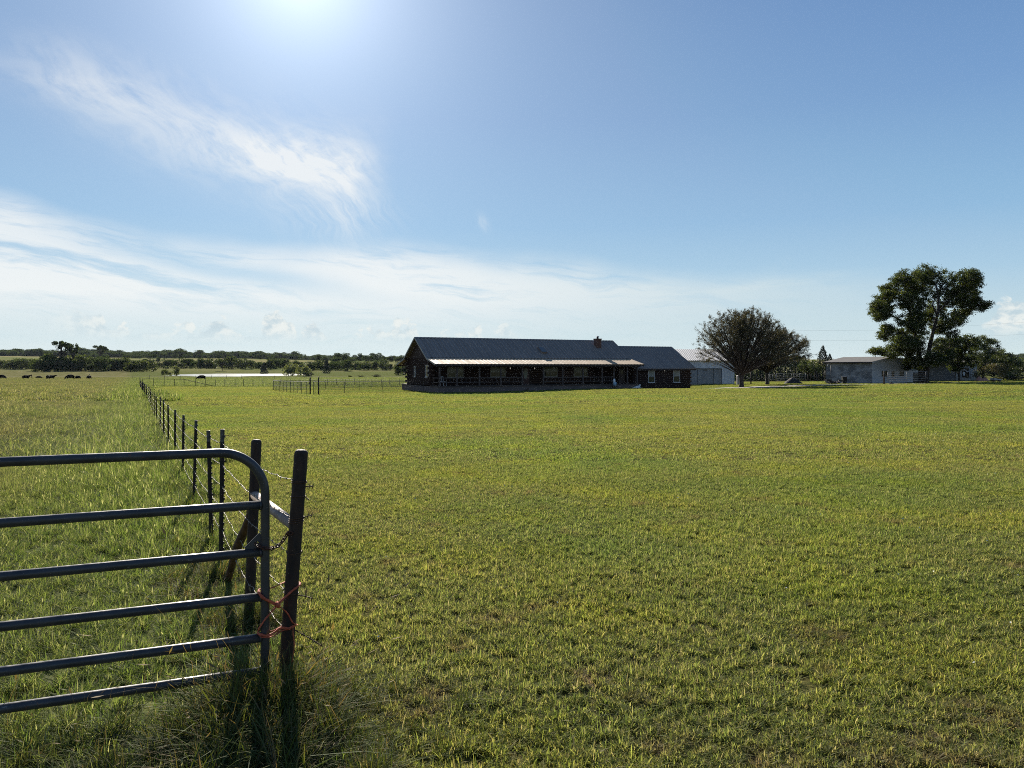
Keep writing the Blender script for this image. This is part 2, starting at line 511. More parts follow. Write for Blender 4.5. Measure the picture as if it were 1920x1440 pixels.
M['wood_post'] = pm('dark_wood_post', (0.055, 0.042, 0.034), 0.85, (0.03, 0.024, 0.02), 8, stretch=(1, 1, 0.3))
M['bark'] = pm('tree_bark', (0.060, 0.048, 0.040), 0.9, (0.030, 0.025, 0.021), 6, bump=0.8, bscale=14, stretch=(1, 1, 0.3))
M['pale_bark'] = pm('pale_tree_bark', (0.12, 0.105, 0.09), 0.9, (0.06, 0.052, 0.045), 5, bump=0.8, bscale=12, stretch=(1, 1, 0.3))
M['hide'] = pm('black_cow_hide', (0.005, 0.0045, 0.0045), 0.95, (0.009, 0.007, 0.006), 3, spec=0.05)
M['dirt'] = pm('dark_heaped_dirt', (0.050, 0.040, 0.033), 0.95, (0.028, 0.023, 0.02), 4, bump=1.0, bscale=10)
M['white_fur'] = pm('white_dog_fur', (0.62, 0.60, 0.57), 0.9, (0.45, 0.43, 0.40), 12)
M['white_plastic'] = pm('white_plastic', (0.75, 0.77, 0.78), 0.4)
M['blue_plastic'] = pm('pale_blue_plastic', (0.32, 0.48, 0.62), 0.45)
M['bin'] = pm('black_bin_plastic', (0.014, 0.014, 0.015), 0.45)
M['junk'] = pm('dull_scrap_wood', (0.08, 0.06, 0.05), 0.85, (0.03, 0.025, 0.022), 3)
M['paper'] = pm('white_notice_paper', (0.82, 0.82, 0.80), 0.8)
M['power'] = pm('power_cable', (0.10, 0.10, 0.11), 0.6)
M['red_clay'] = pm('faded_pink_tarp', (0.42, 0.22, 0.18), 0.85, (0.28, 0.14, 0.12), 3)


def glass_mat():
    m, g, out = new_mat('window_glass')
    b = g.node('ShaderNodeBsdfPrincipled')
    b.inputs['Base Color'].default_value = (0.02, 0.024, 0.025, 1)
    b.inputs['Roughness'].default_value = 0.06
    b.inputs['Specular IOR Level'].default_value = 0.7
    tc = g.node('ShaderNodeTexCoord')
    bp = g.node('ShaderNodeBump')
    bp.inputs['Strength'].default_value = 0.03
    g.l.new(g.noise(tc.outputs['Object'], 2.0, 2), bp.inputs['Height'])
    g.l.new(bp.outputs[0], b.inputs['Normal'])
    g.l.new(b.outputs[0], out.inputs[0])
    return m


M['glass'] = glass_mat()


def brick_mat():
    m, g, out = new_mat('chimney_brick')
    b = g.node('ShaderNodeBsdfPrincipled')
    tc = g.node('ShaderNodeTexCoord')
    sp = g.node('ShaderNodeSeparateXYZ')
    g.l.new(tc.outputs['Object'], sp.inputs[0])
    br = g.node('ShaderNodeTexBrick')
    g.l.new(g.xyz(g.m('ADD', sp.outputs[0], sp.outputs[1]), sp.outputs[2]), br.inputs['Vector'])
    for s, v in (('Color1', (0.11, 0.042, 0.026, 1)), ('Color2', (0.20, 0.085, 0.05, 1)), ('Mortar', (0.10, 0.08, 0.07, 1))):
        br.inputs[s].default_value = v
    for s, v in (('Scale', 1.0), ('Brick Width', 0.22), ('Row Height', 0.085), ('Mortar Size', 0.008), ('Bias', -0.2)):
        br.inputs[s].default_value = v
    g.l.new(g.mix(g.ramp(g.noise(tc.outputs['Object'], 3, 4), 0.3, 0.7, 0, 0.6), br.outputs['Color'], (0.05, 0.03, 0.025)), b.inputs['Base Color'])
    b.inputs['Roughness'].default_value = 0.9
    g.l.new(b.outputs[0], out.inputs[0])
    return m


M['brick'] = brick_mat()


def worn_pipe_mat():
    """dark paint with rust freckles, pale scuffs and dusty film"""
    m, g, out = new_mat('worn_dark_gate_paint')
    b = g.node('ShaderNodeBsdfPrincipled')
    tc = g.node('ShaderNodeTexCoord')
    v = tc.outputs['Object']
    mp = g.node('ShaderNodeMapping')
    g.l.new(v, mp.inputs[0])
    mp.inputs['Scale'].default_value = (0.35, 0.6, 1.6)
    col = g.mix(g.ramp(g.noise(v, 7, 5), 0.35, 0.65), (0.026, 0.026, 0.029), (0.044, 0.044, 0.048))
    rust = g.m('MULTIPLY', g.ramp(g.noise(v, 55, 4, 0.7), 0.62, 0.70), g.ramp(g.noise(v, 5, 3), 0.46, 0.62))
    col = g.mix(rust, col, (0.13, 0.052, 0.026))
    scuff = g.m('MULTIPLY', g.ramp(g.noise(mp.outputs[0], 60, 3, 0.7), 0.66, 0.70), g.ramp(g.noise(v, 9, 3), 0.5, 0.62))
    col = g.mix(g.m('MULTIPLY', scuff, 0.7), col, (0.20, 0.19, 0.18))
    g.l.new(col, b.inputs['Base Color'])
    g.l.new(g.ramp(g.noise(v, 16, 4), 0.3, 0.7, 0.28, 0.50), b.inputs['Roughness'])
    b.inputs['Specular IOR Level'].default_value = 0.40
    bp = g.node('ShaderNodeBump')
    bp.inputs['Strength'].default_value = 0.12
    bp.inputs['Distance'].default_value = 0.01
    g.l.new(g.m('ADD', g.noise(v, 40, 5), g.m('MULTIPLY', g.noise(v, 6, 2), 1.5)), bp.inputs['Height'])
    g.l.new(bp.outputs[0], b.inputs['Normal'])
    g.l.new(b.outputs[0], out.inputs[0])
    return m


M['gate'] = worn_pipe_mat()


def block_wall_mat():
    """grey block wall with brushed-on patches of paler and darker paint"""
    m, g, out = new_mat('patchy_painted_block')
    b = g.node('ShaderNodeBsdfPrincipled')
    tc = g.node('ShaderNodeTexCoord')
    sp = g.node('ShaderNodeSeparateXYZ')
    g.l.new(tc.outputs['Object'], sp.inputs[0])
    mp = g.node('ShaderNodeMapping')
    g.l.new(tc.outputs['Object'], mp.inputs[0])
    mp.inputs['Scale'].default_value = (0.45, 0.45, 1.0)
    n = g.noise(mp.outputs[0], 1.6, 6, 0.62, 0.3)
    col = g.mix(g.ramp(n, 0.38, 0.62), (0.105, 0.11, 0.12), (0.26, 0.265, 0.28))
    rows = g.m('FRACT', g.m('MULTIPLY', sp.outputs[2], 5.0))
    col = g.mix(g.ramp(rows, 0.9, 1.0, 0, 0.35), col, (0.10, 0.10, 0.11))
    g.l.new(col, b.inputs['Base Color'])
    b.inputs['Roughness'].default_value = 0.85
    g.l.new(b.outputs[0], out.inputs[0])
    return m


M['block'] = block_wall_mat()


def mesh_wire_mat():
    """woven wire: real holes between crossing diagonal wires"""
    m, g, out = new_mat('chain_link_weave')
    tc = g.node('ShaderNodeTexCoord')
    sp = g.node('ShaderNodeSeparateXYZ')
    g.l.new(tc.outputs['UV'], sp.inputs[0])
    hits = []
    for s in (1, -1):
        f = g.m('FRACT', g.m('MULTIPLY', g.m('ADD', sp.outputs[0], g.m('MULTIPLY', sp.outputs[1], s)), 14.0))
        hits.append(g.m('LESS_THAN', f, 0.10))
    w = g.m('MAXIMUM', hits[0], hits[1])
    p = g.node('ShaderNodeBsdfPrincipled')
    p.inputs['Base Color'].default_value = (0.10, 0.10, 0.095, 1)
    p.inputs['Metallic'].default_value = 0.4
    p.inputs['Roughness'].default_value = 0.5
    t = g.node('ShaderNodeBsdfTransparent')
    mx = g.node('ShaderNodeMixShader')
    g.l.new(w, mx.inputs[0])
    g.l.new(t.outputs[0], mx.inputs[1])
    g.l.new(p.outputs[0], mx.inputs[2])
    g.l.new(mx.outputs[0], out.inputs[0])
    return m


M['weave'] = mesh_wire_mat()

# ------------------------------------------------------------------ the lie of the land
FX0, FK = 0.768, -0.505                     # fence line: x = FX0 + FK*y
FDIR = Vector((FK, 1, 0)).normalized()
FEND = 113.5                                # y of the far corner of the mown yard
POND = (-138.0, 374.0, 33.0, 66.0, math.radians(20))
PZ = -2.25
KY = np.array([-400, 0, 110, 245, 300, 450, 485, 580, 900, 1250, 2000, 3000, 5000, 9000], float)
KZ = np.array([1.0, 0, -1.32, -2.3, -2.15, -1.75, -0.85, 0.6, 11, 19, 27, 34, 50, 38], float)


def sstep(x, a, b):
    t = np.clip((x - a) / (b - a), 0, 1)
    return t * t * (3 - 2 * t)


def hz(x, y):
    x, y = np.asarray(x, float), np.asarray(y, float)
    z = np.interp(y, KY, KZ)
    r = x / np.maximum(y, 60)
    drop = sstep(r, -0.40, -0.20)
    z = np.where(y > 600, 0.6 + (z - 0.6) * (1 - 0.30 * drop * sstep(y, 600, 1200) * (1 - sstep(y, 2500, 4500))), z)
    z = z + 0.012 * np.clip(x, 0, 95) * np.clip(y / 60, 0, 1) * (1 - sstep(y, 160, 500))
    near = 1 - sstep(y, 150, 400)
    z = z + near * sstep(y, 6, 40) * 0.05 * (np.sin(x * 0.21 + 1.3 * np.sin(y * 0.07)) + np.sin(y * 0.17 + x * 0.09))
    z = z + 0.9 * sstep(-x, 165, 230) * sstep(y, 330, 440) * (1 - sstep(y, 480, 620))
    far = sstep(y, 650, 1300)
    z = z + far * (1.3 * np.sin(x * 0.006 + 1.0) + 1.6 * np.sin(x * 0.0017 + y * 0.004) + 0.7 * np.sin(y * 0.009 - x * 0.011))
    c, s = math.cos(POND[4]), math.sin(POND[4])
    px, py = (x - POND[0]) * c + (y - POND[1]) * s, -(x - POND[0]) * s + (y - POND[1]) * c
    q = np.sqrt((px / POND[2]) ** 2 + (py / POND[3]) ** 2) + 0.07 * np.sin(px * 0.16) + 0.05 * np.sin(py * 0.11 + 1)
    z = np.where(q < 1.5, z + (np.minimum(z, PZ - 0.9) - z) * (1 - sstep(q, 0.75, 1.12)), z)
    return z


def gz(x, y):
    return float(hz(x, y))


def ground_at(u, v):
    """the ground point seen at a place of the photograph (used once, to measure positions)"""
    d = np.geomspace(2.5, 6000, 6000)
    x, zr = (u - 960) / F * d, CZ + (HZ - v) / F * d
    h = hz(x, d)
    i = int(np.argmax(h >= zr))
    return float(x[i]), float(d[i]), float(h[i])


def along(u, D):
    x = (u - 960) / F * D
    return x, D, gz(x, D)


def _spot(u, v, r):
    D = 1.66 * F / (v - HZ)
    return ((u - 960) / F * D, D, r)


SPOTS = [_spot(770, 1322, 0.20), _spot(800, 1290, 0.16), _spot(1545, 1182, 0.20), _spot(1760, 1408, 0.22), _spot(1640, 1420, 0.16), _spot(1450, 1436, 0.18), _spot(935, 1152, 0.16),
         _spot(1845, 1335, 0.20), _spot(1100, 1260, 0.14), _spot(1250, 1385, 0.14)]


def lawn_macro(g, pos, col):
    """patches of fresher, yellower and drier turf"""
    sp = g.node('ShaderNodeSeparateXYZ')
    g.l.new(pos, sp.inputs[0])
    p2 = g.xyz(sp.outputs[0], sp.outputs[1], 0.0)
    a = g.noise(p2, 0.55, 4, 0.6)
    b = g.noise(p2, 0.10, 4, 0.6)
    c = g.noise(p2, 1.5, 4, 0.65, 0.3)
    col = g.mix(g.ramp(a, 0.42, 0.68, 0, 0.75), col, g.mix(1.0, col, (1.22, 1.18, 0.72), 'MULTIPLY'))
    col = g.mix(g.ramp(b, 0.44, 0.62, 0, 0.65), col, g.mix(1.0, col, (0.68, 0.92, 0.78), 'MULTIPLY'))
    # mowing passes: long soft streaks across the yard
    mp = g.node('ShaderNodeMapping')
    g.l.new(p2, mp.inputs[0])
    mp.inputs['Rotation'].default_value = (0, 0, -0.25)
    mp.inputs['Scale'].default_value = (0.05, 0.55, 1)
    st = g.noise(mp.outputs[0], 1.0, 5, 0.62, 0.2)
    col = g.mix(g.ramp(st, 0.36, 0.50, 0.40, 0), col, g.mix(1.0, col, (0.76, 0.83, 0.74), 'MULTIPLY'))
    col = g.mix(g.ramp(st, 0.52, 0.66, 0, 0.55), col, g.mix(1.0, col, (1.20, 1.18, 1.15), 'MULTIPLY'))
    col = g.mix(g.ramp(c, 0.57, 0.72, 0, 0.7), col, (0.145, 0.105, 0.062))
    bare = None
    for sx, sy, sr in SPOTS:
        vd = g.node('ShaderNodeVectorMath', operation='DISTANCE')
        g.l.new(p2, vd.inputs[0])
        vd.inputs[1].default_value = (sx, sy, 0)
        one = g.ramp(g.m('DIVIDE', vd.outputs['Value'], sr), 0.4, 1.5, 1, 0)
        bare = one if bare is None else g.m('MAXIMUM', bare, one)
    bare = g.m('MULTIPLY', bare, g.ramp(g.noise(p2, 9.0, 4, 0.7), 0.40, 0.62, 0.05, 0.62))
    return g.mix(bare, col, (0.150, 0.098, 0.066))


def pasture_macro(g, pos, col):
    sp = g.node('ShaderNodeSeparateXYZ')
    g.l.new(pos, sp.inputs[0])
    p2 = g.xyz(sp.outputs[0], g.m('MULTIPLY', sp.outputs[1], 0.6), 0.0)
    a = g.noise(p2, 0.28, 5, 0.62)
    b = g.noise(p2, 0.9, 4, 0.62)
    # a greener strip of uncut grass along the fence
    s = g.m('ADD', sp.outputs[0], g.m('MULTIPLY', sp.outputs[1], -FK))
    strip = g.ramp(s, FX0 - 6.0, FX0 - 0.5)
    dry = g.m('MULTIPLY', g.ramp(a, 0.42, 0.62, 0, 0.75), g.m('SUBTRACT', 1.0, g.m('MULTIPLY', strip, 0.8)))
    dry = g.m('MAXIMUM', dry, g.ramp(b, 0.58, 0.70, 0, 0.6))
    dry = g.m('MULTIPLY', dry, g.ramp(sp.outputs[1], 4.0, 10.0, 0.5, 1.0))
    col = g.mix(g.m('MULTIPLY', dry, 0.8), col, (0.215, 0.185, 0.10))
    return g.mix(g.m('MULTIPLY', strip, 0.3), col, g.mix(1.0, col, (0.75, 1.15, 0.7), 'MULTIPLY'))


def ground_mat():
    m, g, out = new_mat('grass_covered_ground')
    geo = g.node('ShaderNodeNewGeometry')
    pos = geo.outputs['Position']
    sp = g.node('ShaderNodeSeparateXYZ')
    g.l.new(pos, sp.inputs[0])
    x, y, _ = sp.outputs
    p2 = g.xyz(x, y, 0.0)
    n = g.noise(p2, 0.25, 6, 0.62)
    fine = g.noise(p2, 6.0, 6, 0.7)
    s = g.m('ADD', x, g.m('MULTIPLY', y, -FK))
    wob = g.m('MULTIPLY', g.m('SUBTRACT', n, 0.5), 1.2)
    yard = g.m('MULTIPLY', g.ramp(g.m('ADD', s, g.m('MULTIPLY', wob, 0.25)), FX0 - 0.1, FX0 + 0.25),
               g.ramp(g.m('ADD', y, g.m('MULTIPLY', g.m('MAXIMUM', g.m('SUBTRACT', x, -20), 0.0), -0.35)), FEND - 0.6, FEND, 1.0, 0.0))
    lawn = g.mix(g.ramp(g.m('ADD', g.m('MULTIPLY', fine, 0.5), g.m('MULTIPLY', g.noise(p2, 45.0, 4, 0.7), 0.5)), 0.38, 0.62), (0.026, 0.023, 0.012), (0.120, 0.112, 0.046))
    lawn = lawn_macro(g, pos, lawn)
    past = g.mix(g.ramp(fine, 0.3, 0.7), (0.055, 0.062, 0.022), (0.135, 0.130, 0.055))
    past = pasture_macro(g, pos, past)
    far = g.mix(g.ramp(g.noise(p2, 0.008, 4, 0.6), 0.42, 0.58), (0.115, 0.135, 0.050), (0.22, 0.19, 0.095))
    far = g.mix(g.ramp(g.noise(p2, 0.06, 4), 0.4, 0.7, 0, 0.4), far, (0.075, 0.095, 0.040))
    past = g.mix(g.ramp(y, 380, 640), past, far)
    col = g.mix(yard, past, lawn)
    mud = g.ramp(sp.outputs[2], PZ - 0.05, PZ + 0.16, 1.0, 0.0)
    mud = g.m('MULTIPLY', mud, g.ramp(y, 262, 285))
    col = g.mix(g.m('MULTIPLY', mud, 0.8), col, (0.17, 0.15, 0.105))
    b = g.node('ShaderNodeBsdfDiffuse')
    g.l.new(col, b.inputs['Color'])
    bp = g.node('ShaderNodeBump')
    bp.inputs['Strength'].default_value = 0.9
    bp.inputs['Distance'].default_value = 0.06
    g.l.new(g.m('ADD', fine, g.m('MULTIPLY', g.noise(p2, 1.3, 4, 0.6), 1.5)), bp.inputs['Height'])
    g.l.new(bp.outputs[0], b.inputs['Normal'])
    g.l.new(b.outputs[0], out.inputs[0])
    return m


def build_ground():
    rad = np.concatenate([[0.0], np.geomspace(0.8, 9000, 230)])
    dense = np.radians(np.linspace(-52, 52, 210))
    back = np.radians(np.linspace(52, 308, 60))[1:-1]
    ang = np.concatenate([dense, back])
    na, nr = len(ang), len(rad)
    R_, A_ = np.meshgrid(rad, ang, indexing='ij')
    X, Y = R_ * np.sin(A_), R_ * np.cos(A_)
    Z = hz(X, Y)
    V = np.stack([X, Y, Z], -1).reshape(-1, 3)
    i, j = np.meshgrid(np.arange(1, nr - 1), np.arange(na), indexing='ij')
    j2 = (j + 1) % na
    Q = np.stack([i * na + j, i * na + j2, (i + 1) * na + j2, (i + 1) * na + j], -1).reshape(-1, 4)[:, ::-1]
    j = np.arange(na)
    T = np.stack([np.zeros(na, int), na + (j + 1) % na, na + j], -1)[:, ::-1]
    V[:na] = V[0]
    me = np_mesh('ground', V, Q, T, smooth=True)
    o = link_mesh('ground', me, ground_mat())
    tag(o, 'gently falling grass ground of mown yard and cattle pasture reaching to low hills', 'ground', kind='structure')
    # pond
    mb = MB()
    n = 64
    c, s = math.cos(POND[4]), math.sin(POND[4])
    ring = []
    for kk in range(n):
        a = 2 * math.pi * kk / n
        px, py = POND[2] * 1.12 * math.cos(a), POND[3] * 1.12 * math.sin(a)
        ring.append((POND[0] + px * c - py * s, POND[1] + px * s + py * c, PZ))
    mb.add([(POND[0], POND[1], PZ)] + ring, [(0, 1 + k, 1 + (k + 1) % n) for k in range(n)])
    m, g, out = new_mat('pond_water')
    b = g.node('ShaderNodeBsdfPrincipled')
    b.inputs['Base Color'].default_value = (0.06, 0.07, 0.06, 1)
    b.inputs['Roughness'].default_value = 0.14
    b.inputs['IOR'].default_value = 1.33
    geo = g.node('ShaderNodeNewGeometry')
    bp = g.node('ShaderNodeBump')
    bp.inputs['Strength'].default_value = 0.25
    bp.inputs['Distance'].default_value = 0.06
    g.l.new(g.noise(geo.outputs['Position'], 1.6, 4, 0.6), bp.inputs['Height'])
    g.l.new(bp.outputs[0], b.inputs['Normal'])
    g.l.new(b.outputs[0], out.inputs[0])
    tag(mb.build('pond_water', m), 'bright stock pond beyond the cross fence reflecting the sky', 'pond', kind='structure')
    # gravel drive in front of the garage wing and off to the right
    path = [(12.5, 83.6), (20, 86.0), (27.5, 87.6), (36, 91.5), (46, 96.0), (56, 99.0), (70, 100.5), (95, 101)]
    wid = [1.4, 2.4, 3.0, 2.2, 1.8, 1.5, 1.2, 1.0]
    pts, ws = [], []
    for a, b_, w0, w1 in zip(path, path[1:], wid, wid[1:]):
        for t in np.linspace(0, 1, 12, endpoint=False):
            pts.append((a[0] + (b_[0] - a[0]) * t, a[1] + (b_[1] - a[1]) * t))
            ws.append(w0 + (w1 - w0) * t)
    rows = []
    for i, (p, w0) in enumerate(zip(pts, ws)):
        q = pts[min(i + 1, len(pts) - 1)]
        r0 = pts[max(i - 1, 0)]
        d = Vector((q[0] - r0[0], q[1] - r0[1])).normalized()
        nrm = Vector((-d.y, d.x))
        row = []
        for t in np.linspace(-1, 1, 7):
            ww = w0 * (1 + 0.2 * math.sin(i * 0.9) * abs(t))
            x, y = p[0] + nrm.x * ww * t, p[1] + nrm.y * ww * t
            row.append((x, y, gz(x, y) + 0.035 - 0.025 * abs(t) ** 3))
        rows.append(row)
    mb = MB()
    mb.sheet(rows, smooth=True)
    o = mb.build('driveway', pm('pale_drive_gravel', (0.34, 0.30, 0.26), 0.95, (0.20, 0.175, 0.15), 2.5, bump=1.0, bscale=14))
    tag(o, 'strip of pale gravel drive passing the garage wing and the round tree', 'driveway', kind='structure')


build_ground()


# ------------------------------------------------------------------ gate, brace posts and the barbed wire fence
def rail_z(k):
    return (1.227, 0.956, 0.720, 0.497, 0.295, 0.127)[k]


GR = Vector((-1.240, 3.75, 0))               # gate end by the post
GD = Vector((-0.924, -0.383, 0)).normalized()


def build_gate():
    root = empty('pipe_gate', (GR.x, GR.y, 0.0), 0, 'dark six-rail pipe gate with a rounded top corner, in the near left foreground', 'gate')
    L, R, r = 3.66, 0.0222, 0.215
    o = Vector((0, 0, 0))

    def P(t, z):
        p = GD * t
        return (p.x, p.y, z)
    top = rail_z(0)
    path = [P(0.0, 0.06)] + [P(0.0, z) for z in np.linspace(0.2, top - r, 8)]
    path += [P(r - r * math.cos(a), top - r + r * math.sin(a)) for a in np.linspace(0.12, math.pi / 2, 12)]
    path += [P(t, top) for t in np.linspace(r + 0.1, L - r - 0.1, 12)]
    path += [P(L - r + r * math.sin(a), top - r + r * math.cos(a)) for a in np.linspace(0, math.pi / 2, 10)]
    path += [P(L, 0.06)]
    mb = MB()
    mb.tube(path, R, 16)
    mb.build('gate_frame', M['gate'], root)
    for k in range(1, 6):
        mb = MB()
        mb.tube([P(t, rail_z(k) + 0.0025 * math.sin(t * 2 + k)) for t in np.linspace(R * 0.9, L - R * 0.9, 10)], R, 16)
        mb.tube([P(R * 0.80, rail_z(k)), P(R * 1.0, rail_z(k)), P(R * 1.22, rail_z(k))], [R * 1.05, R * 1.13, R * 1.0], 16, False)
        mb.build('gate_rail', M['gate'], root)
    # vertical stiffener further along the gate, out to the left
    mb = MB()
    p = GD * 2.45
    mb.obox((p.x - 0.383 * 0.026, p.y + 0.924 * 0.026, 0.66), GD * 0.02, (-0.383 * 0.004, 0.924 * 0.004, 0), (0, 0, 0.585))
    mb.build('stiffener', M['gate'], root)
    # gusset plate with a chain hole above the third rail
    z2 = rail_z(2)
    out = [(0.018, z2 + 0.012), (0.105, z2 + 0.018), (0.098, z2 + 0.032), (0.03, z2 + 0.098), (0.018, z2 + 0.104)]
    hc, hr, nn = (0.042, z2 + 0.050), 0.0105, 20
    nrm = Vector((-GD.y, GD.x, 0))
    ringo, ringi = [], []
    for k in range(nn):
        a = 2 * math.pi * k / nn
        d = (math.cos(a), math.sin(a))
        best = 9
        for (x0, y0), (x1, y1) in zip(out, out[1:] + out[:1]):
            ex, ey = x1 - x0, y1 - y0
            den = d[0] * ey - d[1] * ex
            if abs(den) < 1e-9:
                continue
            t = ((x0 - hc[0]) * ey - (y0 - hc[1]) * ex) / den
            q = ((x0 - hc[0]) * d[1] - (y0 - hc[1]) * d[0]) / den
            if t > 0 and -1e-6 <= q <= 1 + 1e-6:
                best = min(best, t)
        ringo.append((hc[0] + d[0] * best, hc[1] + d[1] * best))
        ringi.append((hc[0] + d[0] * hr, hc[1] + d[1] * hr))
    vs, fs = [], []
    for off in (-0.003, 0.003):
        for rg in (ringo, ringi):
            for t, z in rg:
                q = GD * t + nrm * off
                vs.append((q.x, q.y, z))
    for k in range(nn):
        k2 = (k + 1) % nn
        fs += [(k, k2, nn + k2, nn + k), (2 * nn + k, 3 * nn + k, 3 * nn + k2, 2 * nn + k2),
               (k, 2 * nn + k, 2 * nn + k2, k2), (nn + k, nn + k2, 3 * nn + k2, 3 * nn + k)]
    mb = MB()
    mb.add(vs, fs)
    mb.build('latch_plate', M['gate_rust'], root)
    return root


gate = build_gate()

P1 = Vector((-1.171, 3.84, 0.0))             # gate post foot
P1T = Vector((-1.083, 3.84, 1.225))
P2 = Vector((-1.745, 4.95, -0.06))
P2T = Vector((-1.694, 4.95, 1.17))


def lerp(a, b, t):
    return a + (b - a) * t


def post_at(z):
    return lerp(P1, P1T, z / 1.225)


def build_brace():
    root = empty('pipe_brace', (P1.x, P1.y, 0), 0, 'dark rusty pipe gate post with domed cap, braced to a second post behind', 'fence brace')
    o = P1.copy()

    def post(a, b, r, name, seg=9):
        mb = MB()
        d = (b - a).normalized()
        pts = [a - d * 0.12] + [lerp(a, b, t) for t in np.linspace(0, 1, seg)[:-1]]
        rr = [r] * len(pts)
        for ang in np.linspace(0, math.pi / 2 * 0.95, 6):
            pts.append(b - d * 0.022 + d * 0.022 * math.sin(ang))
            rr.append(max(r * (0.45 + 0.55 * math.cos(ang)), 0.004))
        mb.tube([p - o for p in pts], rr, 20)
        return mb.build(name, M['rust_pipe'], root)
    post(P1, P1T, 0.0345, 'gate_post')
    post(P2, P2T, 0.0330, 'brace_post')
    mb = MB()
    a, b = post_at(0.83), lerp(P2, P2T, 0.70)
    d = (b - a).normalized()
    mb.tube([a + d * 0.02 - o, b - d * 0.02 - o], 0.030, 18)
    mb.build('cross_pipe', M['grey_pipe'], root)
    mb = MB()
    a, b = lerp(P2, P2T, 0.66), Vector((-2.30, 5.98, -0.10))
    d = (b - a).normalized()
    mb.tube([lerp(a + d * 0.02, b, t) - o + Vector((0.006 * math.sin(9 * t), 0, 0)) for t in np.linspace(0, 1, 9)], [0.03 + 0.003 * math.sin(5 * t) for t in range(9)], 14)
    mb.build('diagonal_pole', M['brown_pole'], root)
    # turns of rusty wire round the gate post, with loose tails
    for z in (1.063, 1.055, 0.985, 0.865, 0.875, 0.855, 0.70, 0.49):
        c = post_at(z)
        mb = MB()
        mb.tube([(c.x - o.x + 0.0375 * math.cos(t), c.y - o.y + 0.0375 * math.sin(t), z + 0.004 * math.sin(t + z * 9)) for t in np.linspace(0, 2 * math.pi, 25)], 0.0022, 5, False)
        mb.build('wire_wrap', M['rust_wire'], root)
    for z, dx, dz, dy in ((1.065, 0.012, 0.004, -0.02), (1.035, 0.048, 0.016, -0.03), (0.985, 0.030, -0.006, -0.02), (0.875, 0.055, 0.030, -0.03), (0.48, 0.085, 0.002, -0.03), (0.30, 0.155, -0.055, -0.05)):
        mb = MB()
        c = post_at(z)
        st = Vector((c.x - o.x + 0.036, c.y - o.y - 0.01, z))
        for ph in (0, math.pi):
            mb.tube([st + Vector((dx * t, dy * t, dz * t - 0.01 * t * t)) + Vector((0, math.cos(t * 14 + ph), math.sin(t * 14 + ph))) * 0.0018 for t in np.linspace(0, 1, 16)], 0.0019, 5)
        if dx > 0.04:
            for tt in (0.55, 0.95):
                q = st + Vector((dx, dy, dz - 0.01 * tt)) * tt
                for e in ((0.003, 0.004, 0.014), (-0.004, 0.008, -0.012), (0.006, -0.01, 0.008)):
                    mb.tube([q - Vector(e), q + Vector(e)], 0.0017, 4)
        mb.build('wire_tail', M['rust_wire'], root)
    return root


brace = build_brace()


def build_chain():
    a = GR + Vector((0.0, -0.012, 0.735))
    b = post_at(0.80) + Vector((-0.034, -0.012, 0))
    root_loc = a.copy()
    mb = MB()
    # path: hangs from the gate's latch hole round the upright to the post
    ph = GR + GD * 0.042 + Vector((0, 0, rail_z(2) + 0.050))
    nrm = Vector((GD.y, -GD.x, 0)) * 0.0     # keep in the gate's plane
    way = [ph + Vector((0.004, -0.012, -0.004)), GR + Vector((-0.012, -0.034, 0.752)), GR + Vector((0.018, -0.030, 0.745))]
    for t in np.linspace(0, 1, 7):
        q = lerp(GR + Vector((0.03, -0.018, 0.742)), b, t)
        q.z -= 0.022 * math.sin(math.pi * t)
        way.append(q)
    way.append(post_at(0.80) + Vector((-0.020, -0.036, 0.004)))
    way.append(post_at(0.80) + Vector((0.012, -0.040, 0.004)))
    # resample to links
    seg = [0]
    for p, q in zip(way, way[1:]):
        seg.append(seg[-1] + (q - p).length)
    step, n = 0.0195, int(seg[-1] / 0.0195)
    for i in range(n):
        s = (i + 0.5) * step
        k = max(j for j in range(len(seg)) if seg[j] <= s)
        k = min(k, len(way) - 2)
        p = lerp(way[k], way[k + 1], (s - seg[k]) / max(seg[k + 1] - seg[k], 1e-6))
        d = (way[k + 1] - way[k]).normalized()
        side = d.cross(Vector((0, 0, 1))).normalized() if i % 2 else Vector((0, 0, 1)).cross(d).cross(d).normalized()
        loop = []
        for tt in np.linspace(0, 2 * math.pi, 15):
            loop.append(p + d * 0.0155 * math.cos(tt) + side * 0.0085 * math.sin(tt) - root_loc)
        mb.tube(loop, 0.0030, 6, False)
    o = mb.build('chain', M['chain'], None, root_loc)
    tag(o, 'short rusty chain looped from the gate upright to the pipe post', 'chain')


